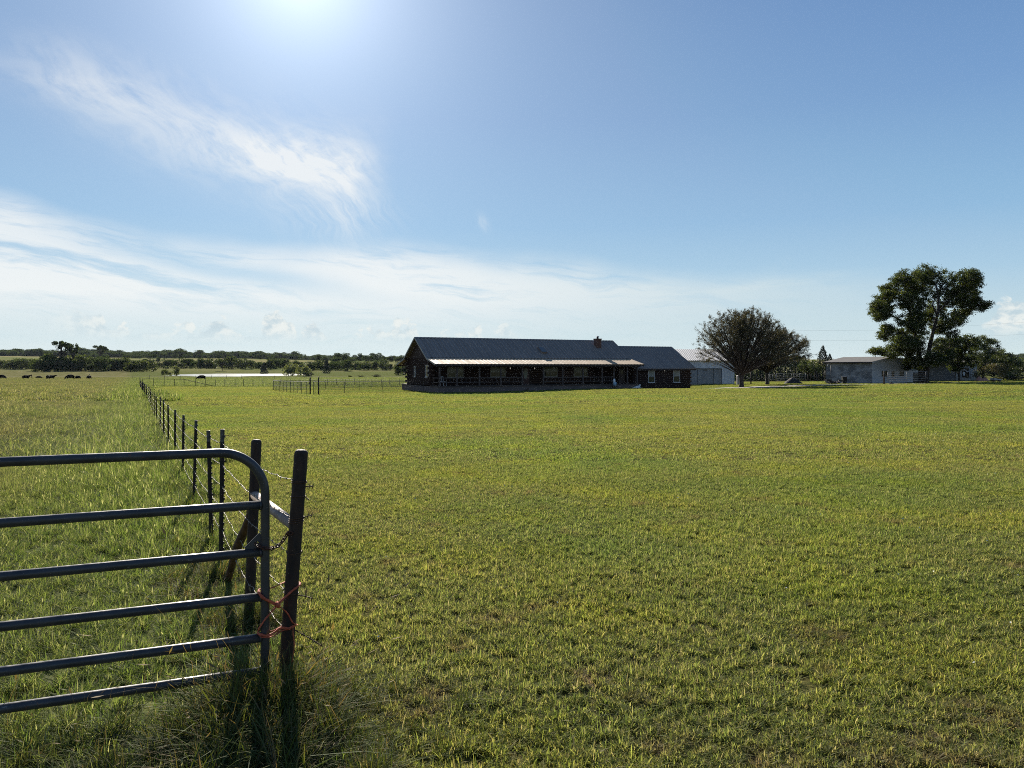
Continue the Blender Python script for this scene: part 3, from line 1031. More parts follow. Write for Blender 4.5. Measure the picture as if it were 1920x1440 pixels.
def build_strap():
    """flat red-orange strap wound crosswise round the gate upright and the post"""
    mb = MB()
    o = Vector((-1.2, 3.78, 0.4))
    G = lambda z, dx=0, dy=0: Vector((GR.x + dx, GR.y + dy, z))
    Q = lambda z, dx=0, dy=0: post_at(z) + Vector((dx, dy, 0))

    def band(pts, r=0.0062, sub=6):
        pts = [Vector(p) for p in pts]
        out = []
        for i in range(len(pts) - 1):
            p0, p1, p2, p3 = pts[max(i - 1, 0)], pts[i], pts[i + 1], pts[min(i + 2, len(pts) - 1)]
            for t in np.linspace(0, 1, sub, endpoint=False):
                out.append(0.5 * ((2 * p1) + (-p0 + p2) * t + (2 * p0 - 5 * p1 + 4 * p2 - p3) * t * t + (-p0 + 3 * p1 - 3 * p2 + p3) * t ** 3))
        out.append(pts[-1])
        mb.tube([p - o for p in out], [r * (1 + 0.16 * math.sin(i * 1.3)) for i in range(len(out))], 8, squash=0.45)
    zt, zm, zb = 0.535, 0.452, 0.315
    K = Vector((-1.180, 3.762, zm))           # the crossing knot between the two uprights
    # upper loop
    band([G(zt, -0.004, 0.028), G(zt + .002, 0.030, 0.012), Q(zt + .004, -0.030, 0.034), Q(zt, 0.022, 0.036), Q(zt - .004, 0.041, 0.004), Q(zt - .012, 0.030, -0.034), Q(zm + 0.045, 0.0, -0.047), K + Vector((0.006, -0.005, 0.008))])
    band([G(zt + .002, -0.004, 0.028), G(zt - .004, -0.031, 0.006), G(zt - .012, -0.022, -0.026), G(zm + 0.045, 0.012, -0.036), K + Vector((-0.008, -0.003, 0.006))])
    band([G(zt - .006, -0.029, -0.008), G(zm + 0.05, -0.004, -0.034), K + Vector((-0.004, -0.006, -0.002))], 0.005)
    # lower loop
    band([K + Vector((0.004, -0.006, -0.004)), Q(zm - 0.05, -0.002, -0.045), Q(zb + 0.035, 0.027, -0.036), Q(zb + 0.01, 0.042, -0.004), Q(zb, 0.026, 0.034), Q(zb, -0.025, 0.036), G(zb + .002, 0.03, 0.02), G(zb + .006, -0.01, 0.030), G(zb + .01, -0.032, 0.004)])
    band([K + Vector((-0.006, -0.005, -0.006)), G(zm - 0.05, 0.018, -0.035), G(zb + 0.045, -0.012, -0.034), G(zb + 0.012, -0.033, -0.006), G(zb + 0.004, -0.02, -0.030), G(zb - 0.002, 0.03, -0.03), Q(zb + 0.004, -0.03, -0.036), Q(zb + 0.006, 0.012, -0.043), Q(zb + 0.012, 0.04, -0.016)])
    band([G(zb - 0.006, -0.031, -0.010), G(zb - 0.010, 0.0, -0.035), G(zb - 0.012, 0.04, -0.022), Q(zb - 0.006, -0.02, -0.040), Q(zb, 0.02, -0.042)], 0.005)
    # knot and hanging tail
    for e in ((0.012, 0, 0.006), (-0.010, -0.002, 0.008), (0.004, -0.003, -0.014)):
        mb.tube([K - o - Vector(e), K - o + Vector((0, -0.008, 0)), K - o + Vector(e)], [0.006, 0.011, 0.006], 8)
    band([Q(zb + 0.012, 0.03, -0.034), Q(zb - 0.03, 0.036, -0.036), Q(zb - 0.085, 0.045, -0.034), Q(zb - 0.14, 0.042, -0.036), Q(zb - 0.19, 0.036, -0.038), Q(zb - 0.235, 0.034, -0.04)], 0.005)
    tag(mb.build('tie_strap', M['strap'], None, o), 'faded red-orange strap wound crosswise round the gate upright and post', 'strap')


build_chain()
build_strap()


def tpost_mesh(h, studs=True):
    mb = MB()
    w, t = 0.0175, 0.004
    prof = [(-w, -t), (w, -t), (w, t * 0.2), (0.0035, t), (0.0035, 0.030), (-0.0035, 0.030), (-0.0035, t), (-w, t * 0.2)]
    mb.prism([(x, y, 0) for x, y in prof], (0, 0, -0.15), (0, 0, h - 0.11))
    if studs:
        z = 0.02
        while z < h - 0.16:
            mb.obox((0, -t - 0.0045, z), (0.0055, 0, 0), (0, 0.0045, 0), (0, 0.0015, 0.010))
            z += 0.053
    me = mb.mesh('post')
    tip = MB()
    tip.prism([(x, y, 0) for x, y in prof], (0, 0, h - 0.11), (0, 0, h))
    tip.obox((0, -t - 0.0045, h - 0.06), (0.0055, 0, 0), (0, 0.0045, 0), (0, 0.0015, 0.010))
    return me, tip.mesh('tip')


def barb(mb, p, r=0.0016, ln=0.013):
    for k in range(4):
        a = random.random() * 6.28
        e = Vector((math.cos(a) * 0.5, random.uniform(-.5, .5), math.sin(a))).normalized() * ln
        mb.tube([p, p + e], [r, r * 0.4], 4, False)
    mb.tube([p - Vector((0.003, -0.006, 0)), p + Vector((0.003, -0.006, 0))], r * 2.6, 5)


def build_main_fence():
    root = empty('barbed_wire_fence', (0, 0, 0), 0, 'long barbed wire fence on steel posts between cattle pasture and mown yard', 'fence')
    ys = [6.56, 7.36, 9.60, 11.80, 14.1, 16.8, 19.5, 22.4, 25.6]
    while ys[-1] < FEND - 3.5:
        ys.append(ys[-1] + 2.75 + random.uniform(-0.25, 0.25))
    rz = math.atan2(FDIR.y, FDIR.x) - math.pi / 2 + math.radians(90)
    near_me, near_tip = tpost_mesh(1.14)
    low_me, low_tip = tpost_mesh(1.04)
    far_me, far_tip = tpost_mesh(1.04, False)
    for me in (near_me, low_me, far_me):
        me.materials.append(M['tpost'])
    for me in (near_tip, low_tip, far_tip):
        me.materials.append(M['tpost_tip'])
    tops = []
    for i, y in enumerate(ys):
        x = FX0 + FK * y
        me, tip = (near_me, near_tip) if i < 2 else (low_me, low_tip) if i < 9 else (far_me, far_tip)
        o = link_mesh('post', me, None, root, (x, y, gz(x, y)), rz)
        lean = (random.gauss(0, 0.018), random.gauss(0, 0.012))
        o.rotation_euler = (lean[0], lean[1], rz)
        o.scale = (1, 1, random.uniform(0.96, 1.04))
        t = link_mesh('tip', tip, None, o)
        tops.append((x, y, gz(x, y)))
    # corner post and its brace at the far end
    cx, cy = FX0 + FK * FEND, FEND
    mb = MB()
    mb.tube([(cx, cy, gz(cx, cy) - 0.2), (cx, cy, gz(cx, cy) + 1.3)], 0.06, 10)
    mb.build('corner_post', M['wood_post'], root)
    # five strands
    side = Vector((-FDIR.y, FDIR.x, 0)) * 0.012
    for k, (h1, h2) in enumerate(((1.063, 0.95), (0.872, 0.76), (0.685, 0.58), (0.49, 0.40), (0.30, 0.22))):
        mb = MB()
        q = post_at(h1)
        stations = [Vector((q.x - 0.03, q.y + 0.02, h1))]
        p2 = lerp(P2, P2T, (h1 - 0.03) / 1.23)
        stations.append(Vector((p2.x - 0.034, p2.y, h1 - 0.05)))
        for i, (x, y, z) in enumerate(tops):
            s = max(0, 1 - i / 3)
            stations.append(Vector((x, y, z + h1 * s + h2 * (1 - s))) + side * 0.3)
        stations.append(Vector((cx, cy, gz(cx, cy) + h2)))
        for i, (a, b) in enumerate(zip(stations, stations[1:])):
            L = (b - a).length
            n = 14 if a.y < 14 else 6
            sag = 0.008 * L * random.uniform(0.5, 1.4)
            jig = [random.gauss(0, 0.0022) if a.y < 14 else 0 for _ in range(n + 1)]
            jig[0] = jig[-1] = 0
            pts = [lerp(a, b, t) + Vector((jig[j], 0, jig[j] * 0.7 - sag * 4 * t * (1 - t))) for j, t in enumerate(np.linspace(0, 1, n + 1))]
            mb.tube(pts, 0.0015 if a.y < 14 else 0.0018, 5, False)
            if a.y < 14:
                s = 0.06
                while s < L - 0.04:
                    t = s / L * n
                    j = int(t)
                    barb(mb, lerp(pts[j], pts[min(j + 1, n)], t - j))
                    s += 0.125
        mb.build('wire_strand', M['wire'], root)
    return root


build_main_fence()


def wire_fence(name, pts, step, h, label, mat_post, strands, r=0.02, brace_ends=False, top_rail=None, mesh=False, group=None, square=False, hs=None, skip=()):
    """posts along a ground polyline, strands or woven wire between them"""
    p0 = pts[0]
    root = empty(name, (p0[0], p0[1], gz(p0[0], p0[1])), 0, label, 'fence', group)
    o = Vector(root.location)
    st = []
    for a, b in zip(pts, pts[1:]):
        L = math.hypot(b[0] - a[0], b[1] - a[1])
        n = max(1, int(round(L / step)))
        for i in range(n):
            t = (i + (random.uniform(-0.12, 0.12) if 0 < i else 0)) / n
            st.append((a[0] + (b[0] - a[0]) * t, a[1] + (b[1] - a[1]) * t))
    st.append(pts[-1])
    tops = []
    for i, (x, y) in enumerate(st):
        z = gz(x, y)
        hh = h * random.uniform(0.95, 1.06) if not top_rail else h
        mb = MB()
        mb.tube([Vector((0, 0, -0.25)), Vector((0, 0, hh))], r, 8)
        mb.build('post', mat_post, root, Vector((x, y, z)) - o)
        tops.append(Vector((x, y, z)))
    for s in strands:
        mb = MB()
        for a, b in zip(tops, tops[1:]):
            mb.tube([a + Vector((0, 0, s * h)) - o, lerp(a, b, 0.5) + Vector((0, 0, s * h - 0.02)) - o, b + Vector((0, 0, s * h)) - o], 0.004, 4, False)
        mb.build('wire_strand', M['wire'], root)
    if top_rail:
        mb = MB()
        for a, b in zip(tops, tops[1:]):
            mb.tube([a + Vector((0, 0, h - 0.01)) - o, b + Vector((0, 0, h - 0.01)) - o], top_rail, 8, False)
        mb.build('top_rail', mat_post, root)
        mb = MB()
        for a, b in zip(tops, tops[1:]):
            mb.tube([a + Vector((0, 0, h * 0.5)) - o, b + Vector((0, 0, h * 0.5)) - o], top_rail * 0.7, 6, False)
        mb.build('middle_rail', mat_post, root)
    if mesh:
        V, Q, UV = [], [], []
        run = 0.0
        for a, b in zip(tops, tops[1:]):
            L = (b - a).length
            k = len(V)
            V += [a - o + Vector((0, 0, 0.03)), b - o + Vector((0, 0, 0.03)), b - o + Vector((0, 0, h - 0.03)), a - o + Vector((0, 0, h - 0.03))]
            Q.append((k, k + 1, k + 2, k + 3))
            UV += [(run, 0), (run + L, 0), (run + L, h), (run, h)]
            run += L
        me = bpy.data.meshes.new('woven_wire')
        me.from_pydata(V, [], Q)
        uv = me.uv_layers.new(name='UVMap')
        for l in me.loops:
            uv.data[l.index].uv = UV[l.vertex_index]
        link_mesh('woven_wire', me, M['weave'], root)
    return root, tops


# cross fence at the back of the yard, with a braced corner
cA = (FX0 + FK * FEND + 0.4, FEND)
r_, tops_ = wire_fence('cross_fence', [cA, (-45.5, 114.5), (-30.5, 117.5), (-14.0, 121.0)], 1.45, 1.12,
           'straight wire fence crossing behind the mown yard below the pond', M['wood_post'], (0.95, 0.7, 0.45, 0.2), 0.035)
mb = MB()
o_ = Vector(r_.location)
a_, b_ = tops_[4], tops_[7]
mb.tube([tops_[0] + Vector((0, 0, 1.1)) - o_, a_ + Vector((0, 0, 1.1)) - o_], 0.035, 8)
mb.tube([a_ + Vector((0, 0, 1.08)) - o_, b_ + Vector((0, 0, 0.05)) - o_], 0.035, 8)
mb.build('corner_brace', M['wood_post'], r_)
# a farther fence on the bank of the pond
wire_fence('bank_fence', [(-118, 232), (-95, 236), (-62, 240)], 5.0, 1.2, 'thin wire fence farther off along the near side of the pond', M['wood_post'], (0.9, 0.5), 0.05)


# ------------------------------------------------------------------ the log house
H_TH = 0.449
H_O = (-7.714, 75.02, -0.893)
LL, WW, BB = 25.49, 13.12, 2.60             # roof length, roof depth, porch depth
ZE, ZB, ZR = 2.85, 3.45, 5.76               # eave, break and ridge heights
ZF = 0.60                                    # porch floor


def corrugated(mb, x0, x1, low, high, pitch=0.42, amp=0.060, thick=0.03):
    """ribbed sheet between a low edge (y,z) and a high edge (y,z), ribs running up the slope"""
    n = max(1, int(round((x1 - x0) / pitch)))
    p = (x1 - x0) / n
    d = Vector((0, high[0] - low[0], high[1] - low[1])).normalized()
    nrm = Vector((1, 0, 0)).cross(d).normalized()
    if nrm.z < 0:
        nrm = -nrm
    prof = []
    for i in range(n):
        for t, a in ((0.0, 0), (0.52, 0), (0.64, 1), (0.88, 1)):
            prof.append((x0 + (i + t) * p, a * amp))
    prof.append((x1, 0))
    rows = []
    for (y, z) in (low, high):
        rows.append([Vector((x, y, z)) + nrm * a for x, a in prof])
    mb.sheet(rows)
    und = [[Vector((x, y, z)) - nrm * thick for x in (x0, x1)] for (y, z) in (low, high)]
    mb.sheet(und)
    # close the eave edge and the gable edges
    mb.sheet([rows[0], [Vector((x, low[0], low[1])) - nrm * thick for x, a in prof]])
    for k in (0, -1):
        mb.add([rows[0][k], rows[1][k], und[1][k], und[0][k]], [(0, 1, 2, 3)])


def window(parent, c, w, h, axis, out, frame, blind=0.5, muntin=True, double=False, depth=0.05):
    """sash window: frame > pane, blind.  c: centre on the wall face, axis: unit vector along the wall, out: outward normal"""
    c, ax, no, up = Vector(c), Vector(axis), Vector(out), Vector((0, 0, 1))
    t = 0.055
    mb = MB()
    hw, hh = w / 2, h / 2
    o = c + no * depth / 2
    for s in (-1, 1):
        mb.obox(o + ax * s * (hw - t / 2), ax * t / 2, no * depth / 2, up * hh)
        mb.obox(o + up * s * (hh - t / 2), ax * (hw - t), no * (depth / 2 - 0.003), up * t / 2)
    mb.obox(o, ax * (hw - t), no * (depth / 2 - 0.008), up * 0.028)
    if muntin:
        mb.obox(o, ax * 0.022, no * (depth / 2 - 0.012), up * (hh - t))
    mb.obox(c - up * (hh + 0.025) + no * 0.045, ax * (hw + 0.05), no * 0.045, up * 0.024)
    f = mb.build('window', frame, parent)
    mb = MB()
    mb.obox(c + no * 0.012, ax * (hw - t), no * 0.004, up * (hh - t))
    mb.build('pane', M['glass'], f)
    if blind:
        mb = MB()
        b0 = hh - t - (h - 2 * t) * blind / 2
        mb.obox(c + no * 0.0215 + up * b0, ax * (hw - t - 0.01), no * 0.003, up * (h - 2 * t) * blind / 2)
        mb.build('blind', M['blind'], f)
    return f


def build_house():
    root = empty('log_house', H_O, H_TH, 'long dark log ranch house with charcoal metal roof, full front porch and brick chimney', 'house')
    X0, X1 = 0.5, LL - 0.5                  # outer wall faces
    Y0, Y1 = BB, WW - BB
    # foundation
    mb = MB()
    mb.box(X0 - 0.05, X1 + 0.05, 0.55, WW - 0.55, -0.5, ZF - 0.08)
    mb.build('foundation', M['foundation'], root)
    mb = MB()
    mb.box(X0 - 0.12, X1 + 0.12, 0.45, Y0 + 0.1, ZF - 0.08, ZF)
    mb.box(X0 - 0.12, X1 + 0.12, Y1 - 0.1, WW - 0.45, ZF - 0.08, ZF)
    mb.build('porch_floor', M['deck'], root)
    # log walls: stacked round logs
    r = 0.135
    mb = MB()
    nlog = 12
    mb.smooth = True
    for k in range(nlog):
        z = ZF + 0.10 + k * 0.245
        if z + r > ZB + 0.08:
            break
        ex = 0.34 if k % 2 else 0.06
        ey = 0.06 if k % 2 else 0.34
        mb.tube([(X0 - ex, Y0 + r, z), (X1 + ex, Y0 + r, z)], r, 10)
        mb.tube([(X0 - ex, Y1 - r, z), (X1 + ex, Y1 - r, z)], r, 10)
        mb.smooth = False
        for x0, x1 in ((X0, X0 + 0.2), (X1 - 0.2, X1)):      # squared logs on the gable ends
            mb.prism([(x0 + 0.03, 0, z - 0.108), (x0, 0, z - 0.07), (x0, 0, z + 0.095), (x0 + 0.03, 0, z + 0.133), (x1 - 0.03, 0, z + 0.133), (x1, 0, z + 0.095), (x1, 0, z - 0.07), (x1 - 0.03, 0, z - 0.108)],
                     (0, Y0 + 0.02 - ey, 0), (0, Y1 - 0.02 + ey, 0))
        mb.smooth = True
    mb.smooth = False
    mb.box(X0 + 0.1, X1 - 0.1, Y0 + 0.1, Y1 - 0.1, ZF, ZB - 0.1)
    mb.cur = 1
    for k in range(nlog):
        z = ZF + 0.10 + k * 0.245
        if k % 2 == 0 or z + r > ZB + 0.08:
            continue
        for y in (Y0 + r, Y1 - r):
            mb.tube([(X0 - 0.342, y, z), (X0 - 0.335, y, z)], r * 0.94, 10)
    for k in range(0, nlog, 2):
        z = ZF + 0.112 + k * 0.245
        if z + r > ZB + 0.08:
            break
        mb.tube([(X0 + r, Y0 - 0.342, z), (X0 + r, Y0 - 0.336, z)], r * 0.94, 10)
    mb.build('log_wall', [M['log'], M['log_end']], root)
    # gable boards above the logs
    s = (ZR - ZB) / (WW / 2 - BB)
    sp = (ZB - ZE) / BB
    for x0, x1 in ((X0 + 0.03, X0 + 0.2), (X1 - 0.2, X1 - 0.03)):
        mb = MB()
        poly = [(0, Y0 - 0.02, ZB - 0.32), (0, Y0 - 0.02, ZB - 0.06), (0, WW / 2, ZR - 0.07), (0, Y1 + 0.02, ZB - 0.06), (0, Y1 + 0.02, ZB - 0.32)]
        mb.prism(poly, (x0, 0, 0), (x1, 0, 0))
        y = Y0 + 0.15
        xo = x0 - 0.012 if x0 < 5 else x1 + 0.012
        while y < Y1 - 0.1:                  # battens
            zt = ZR - 0.12 - abs(y - WW / 2) * s
            mb.box(min(xo, xo), xo + 0.012 if x0 < 5 else xo + 0.0001, y - 0.02, y + 0.02, ZB - 0.30, zt) if x0 < 5 else None
            y += 0.3
        # triangular porch ends
        for (ya, yb) in ((0.5, Y0), (WW - 0.5, Y1)):
            mb.prism([(0, ya, ZE - 0.16), (0, ya, ZE + sp * 0.5 - 0.05), (0, yb, ZB - 0.07), (0, yb, ZE - 0.16)], (x0 + 0.02, 0, 0), (x0 + 0.08, 0, 0))
        mb.build('gable_wall', M['board'], root)
    # roofs
    mb = MB()
    corrugated(mb, 0, LL, (BB, ZB), (WW / 2, ZR))
    corrugated(mb, 0, LL, (WW - BB, ZB), (WW / 2, ZR))
    rf = mb.build('roof', M['roof'], root)
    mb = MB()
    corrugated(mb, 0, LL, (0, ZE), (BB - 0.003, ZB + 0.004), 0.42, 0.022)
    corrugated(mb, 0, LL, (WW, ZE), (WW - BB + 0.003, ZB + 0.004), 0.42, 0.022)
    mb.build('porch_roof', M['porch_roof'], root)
    mb = MB()
    for sgn in (1, -1):
        c = Vector((LL / 2, WW / 2 - sgn * 0.11, ZR + 0.035 - 0.11 * s))
        d = Vector((0, sgn, s)).normalized()
        mb.obox(c, (LL / 2, 0, 0), d * 0.13, Vector((0, -s * sgn, 1)).normalized() * 0.008)
    mb.build('ridge_cap', M['roof'], rf)
    # rakes along the gable edges and fascia boards along the eaves
    for x in (-0.02, LL + 0.02):
        mb = MB()
        for a, b in (((0, ZE), (BB, ZB)), ((BB, ZB), (WW / 2, ZR)), ((WW, ZE), (WW - BB, ZB)), ((WW - BB, ZB), (WW / 2, ZR))):
            mb.bar((x, a[0], a[1] - 0.055), (x, b[0], b[1] - 0.055), 0.036, 0.17)
        mb.build('rake_trim', M['trim'], root)
    mb = MB()
    for y in (0.05, WW - 0.05):
        mb.box(0.02, LL - 0.02, y - 0.02, y + 0.02, ZE - 0.23, ZE - 0.045)
    mb.box(0.3, LL - 0.3, 0.44, 0.60, ZE - 0.30, ZE - 0.10)
    mb.build('fascia', M['dark_trim'], root)
    # porch ceiling
    mb = MB()
    mb.add([(0.05, 0.08, ZE - 0.07), (LL - 0.05, 0.08, ZE - 0.07), (LL - 0.05, BB, ZB - 0.08), (0.05, BB, ZB - 0.08)], [(0, 1, 2, 3)])
    mb.build('porch_ceiling', M['deck'], root)
    # porch posts and railings
    px = [0.66, 2.55, 5.05, 7.49, 10.04, 12.58, 14.98, 17.57, 20.08, 21.66, 23.5, 24.85]
    for x in px:
        mb = MB()
        mb.box(x - 0.075, x + 0.075, 0.45, 0.60, ZF, ZE - 0.12)
        mb.box(x - 0.10, x + 0.10, 0.425, 0.625, ZF, ZF + 0.10)
        mb.build('porch_post', M['porch_wood'], root)
    for i, (a, b) in enumerate(zip(px, px[1:])):
        if i in (4, 9, 10):
            continue
        mb = MB()
        mb.box(a + 0.076, b - 0.076, 0.49, 0.56, 1.37, 1.45)
        mb.box(a + 0.076, b - 0.076, 0.50, 0.55, 0.92, 0.99)
        n = 5
        for k in range(1, n):
            x = a + (b - a) * k / n
            mb.box(x - 0.02, x + 0.02, 0.505, 0.545, 0.992, 1.368)
        mb.build('porch_railing', M['porch_wood'], root)
    mb = MB()
    mb.box(X0 + 0.0, X0 + 0.07, 0.6, Y0 - 0.35, 1.37, 1.45)
    mb.box(X0 + 0.01, X0 + 0.06, 0.6, Y0 - 0.35, 0.92, 0.99)
    mb.build('porch_railing', M['porch_wood'], root)
    # windows under the porch, in pairs
    for xc, w in ((3.17, 1.80), (8.11, 1.82), (14.63, 1.72), (18.50, 1.80)):
        window(root, (xc, Y0 - 0.01, 2.0), w, 1.08, (1, 0, 0), (0, -1, 0), M['wframe'], blind=random.choice((0.45, 0.5, 0.42)), double=True)
    # two gable windows
    window(root, (X0 - 0.01, 3.85, 2.12), 1.0, 1.28, (0, -1, 0), (-1, 0, 0), M['wframe_white'], blind=0)
    window(root, (X0 - 0.01, 7.9, 2.05), 0.42, 1.2, (0, -1, 0), (-1, 0, 0), M['wframe_white'], blind=0, muntin=False)
    # front door with an oval light
    mb = MB()
    mb.box(10.95, 11.95, Y0 - 0.03, Y0 + 0.03, ZF + 0.02, 2.62)
    dr = mb.build('front_door', M['door'], root)
    mb = MB()
    for z0, z1 in ((ZF, 2.72),):
        mb.box(10.85, 10.945, Y0 - 0.05, Y0 + 0.04, z0, z1)
        mb.box(11.955, 12.05, Y0 - 0.05, Y0 + 0.04, z0, z1)
        mb.box(10.945, 11.955, Y0 - 0.05, Y0 + 0.04, 2.63, z1)
    mb.build('door_frame', M['dark_trim'], dr)
    mb = MB()
    ov = [(11.45 + 0.25 * math.cos(t), Y0 - 0.046, 1.85 + 0.62 * math.sin(t)) for t in np.linspace(0, 2 * math.pi, 29)[:-1]]
    mb.add(ov, [tuple(range(28))])
    mb.build('oval_pane', M['blind'], dr)
    mb = MB()
    mb.tube(ov + [ov[0]], 0.022, 6, False)
    mb.build('oval_frame', M['wframe'], dr)
    mb = MB()
    mb.tube([(11.85, Y0 - 0.04, 1.55), (11.85, Y0 - 0.085, 1.55), (11.74, Y0 - 0.085, 1.55)], 0.014, 8)
    mb.build('handle', M['trim'], dr)
    mb = MB()
    mb.box(10.6, 12.9, 0.10, 0.44, -0.2, 0.28)
    mb.box(10.6, 12.9, -0.22, 0.098, -0.2, 0.02)
    mb.box(10.9, 12.1, 1.7, Y0 - 0.1, ZF + 0.002, ZF + 0.03)
    mb.build('door_step', M['foundation'], root)
    # lamps on the wall and under the porch ceiling
    for x, z in ((9.55, 2.42), (12.55, 2.42)):
        mb = MB()
        mb.tube([(x, Y0 - 0.02, z + 0.06), (x, Y0 - 0.10, z + 0.09), (x, Y0 - 0.12, z + 0.03)], 0.015, 6)
        lf = mb.build('wall_lamp', M['black'], root)
        mb = MB()
        mb.tube([(x, Y0 - 0.12, z + 0.06), (x, Y0 - 0.12, z + 0.02), (x, Y0 - 0.12, z - 0.09), (x, Y0 - 0.12, z - 0.12)], [0.02, 0.045, 0.05, 0.02], 10)
        mb.build('lamp_globe', M['lamp_glass'], lf)
    for x in (8.6, 20.3):
        zc = ZE - 0.07 + (ZB - ZE) * 1.4 / BB
        mb = MB()
        mb.tube([(x, 1.4, zc - 0.02), (x, 1.4, zc - 0.07), (x, 1.4, zc - 0.13)], [0.16, 0.15, 0.06], 12)
        mb.build('ceiling_lamp', M['lamp_off'], root)
    # chimney
    mb = MB()
    cx0, cx1, cy0, cy1 = 22.08, 22.76, 4.85, 5.45
    mb.box(cx0, cx1, cy0, cy1, 4.1, 5.80)
    mb.box(cx0 - 0.05, cx1 + 0.05, cy0 - 0.05, cy1 + 0.05, 5.80, 5.93)
    ch = mb.build('chimney', M['brick'], root)
    mb = MB()
    cx, cy = (cx0 + cx1) / 2, (cy0 + cy1) / 2
    mb.tube([(cx, cy, 5.9), (cx, cy, 6.12)], 0.12, 12)
    mb.build('flue_pipe', M['black'], ch)
    mb = MB()
    mb.tube([(cx, cy, 6.122), (cx, cy, 6.16), (cx, cy, 6.26)], [0.21, 0.21, 0.05], 12)
    mb.build('flue_cap', M['pale_roof'], ch)
    # raised skylight on the front slope
    d = Vector((0, 1, s)).normalized()
    nn = Vector((0, -s, 1)).normalized()
    c = Vector((14.35, 4.15, ZB + (4.15 - BB) * s))
    mb = MB()
    mb.obox(c + nn * 0.10, (0.33, 0, 0), d * 0.62, nn * 0.12)
    sk = mb.build('skylight', M['roof'], root)
    mb = MB()
    mb.obox(c + nn * 0.232, (0.30, 0, 0), d * 0.59, nn * 0.010)
    mb.build('skylight_pane', M['glass'], sk)
    mb = MB()
    mb.obox(c + nn * 0.24 + d * 0.63, (0.36, 0, 0), d * 0.03, nn * 0.035)
    mb.build('skylight_flashing', M['pale_roof'], sk)
    # ---- garage wing on the right
    XA, XB, YA, YB = X1 - 0.1, 33.35, 1.50, 10.1
    ey0, ey1, ez, er, ym = 1.02, 10.58, 2.33, 5.08, 5.8
    mb = MB()
    mb.box(XA + 0.12, XB, YA, YB, -0.4, 2.52)
    sl = (er - ez) / (ym - ey0)
    mb.prism([(0, YA + 0.02, 2.45), (0, YA + 0.02, 2.56), (0, ym, er - 0.07), (0, YB - 0.02, 2.56), (0, YB - 0.02, 2.45)], (XB - 0.12, 0, 0), (XB - 0.006, 0, 0))
    ww = mb.build('wing_wall', M['board'], root)
    mb = MB()
    for k in range(11):                      # courses of siding and the notched log ends at the right corner
        z = 0.1 + k * 0.235
        mb.tube([(XA + 0.14, YA + 0.09, z), (XB + (0.2 if k % 2 else 0.03), YA + 0.09, z)], 0.125, 8)
    mb.build('wing_log', M['log'], root)
    mb = MB()
    corrugated(mb, X1 - 0.1, 33.87, (ey0, ez), (ym, er))
    corrugated(mb, X1 - 0.1, 33.87, (ey1, ez), (ym, er))
    wr = mb.build('wing_roof', M['roof'], root)
    mb = MB()
    for sgn in (1, -1):
        mb.obox((29.4, ym - sgn * 0.11, er + 0.03 - 0.11 * sl), (4.4, 0, 0), Vector((0, sgn, sl)).normalized() * 0.13, Vector((0, -sl * sgn, 1)).normalized() * 0.008)
    mb.build('ridge_cap', M['roof'], wr)
    mb = MB()
    for a, b in (((ey0, ez), (ym, er)), ((ey1, ez), (ym, er))):
        mb.bar((33.89, a[0], a[1] - 0.05), (33.89, b[0], b[1] - 0.05), 0.036, 0.16)
    mb.box(X1, 33.85, ey0 + 0.02, ey0 + 0.06, ez - 0.2, ez - 0.045)
    mb.build('wing_fascia', M['dark_trim'], root)
    for x0, x1 in ((27.05, 28.07), (30.72, 31.78)):
        window(root, ((x0 + x1) / 2, YA - 0.04, 1.45), x1 - x0 - 0.08, 1.52, (1, 0, 0), (0, -1, 0), M['wframe_white'], blind=0.48, muntin=False)
    mb = MB()
    x = 29.45
    mb.tube([(x, YA - 0.05, 2.10), (x, YA - 0.12, 2.12), (x, YA - 0.14, 2.03)], [0.02, 0.035, 0.03], 8)
    mb.build('wall_lamp', M['lamp_glass'], root)
    # recessed side door in the shade between porch and wing
    mb = MB()
    mb.box(23.7, 24.6, Y0 - 0.03, Y0 + 0.02, ZF + 0.02, 2.62)
    sd = mb.build('side_door', M['porch_wood'], root)
    mb = MB()
    mb.box(23.95, 24.35, Y0 - 0.05, Y0 - 0.032, 1.75, 2.35)
    mb.build('door_pane', M['glass'], sd)
    return root


house = build_house()
H_R = Matrix.Rotation(H_TH, 4, 'Z')


def hp(x, y, z=0.0):
    """house-local point to the world"""
    return Vector(H_O) + H_R @ Vector((x, y, z))


# things standing on or by the porch
def porch_chair(loc, rz, label):
    root = empty('porch_chair', loc, rz, label, 'chair', 'chairs on the porch')
    mb = MB()
    mb.box(-0.24, 0.24, -0.22, 0.24, 0.40, 0.435)
    mb.build('seat', M['wframe_white'], root)
    mb = MB()
    for x in (-0.215, 0, 0.215):
        mb.bar((x, 0.22, 0.436), (x, 0.31, 0.92), 0.05, 0.025, (0, 1, 0))
    mb.bar((-0.24, 0.31, 0.93), (0.24, 0.31, 0.93), 0.03, 0.06)
    mb.build('backrest', M['wframe_white'], root)
    for x in (-0.21, 0.21):
        for y in (-0.19, 0.21):
            mb = MB()
            mb.bar((x, y, 0), (x, y, 0.40), 0.035, 0.035, (0, 1, 0))
            mb.build('leg', M['wframe_white'], root)
    return root


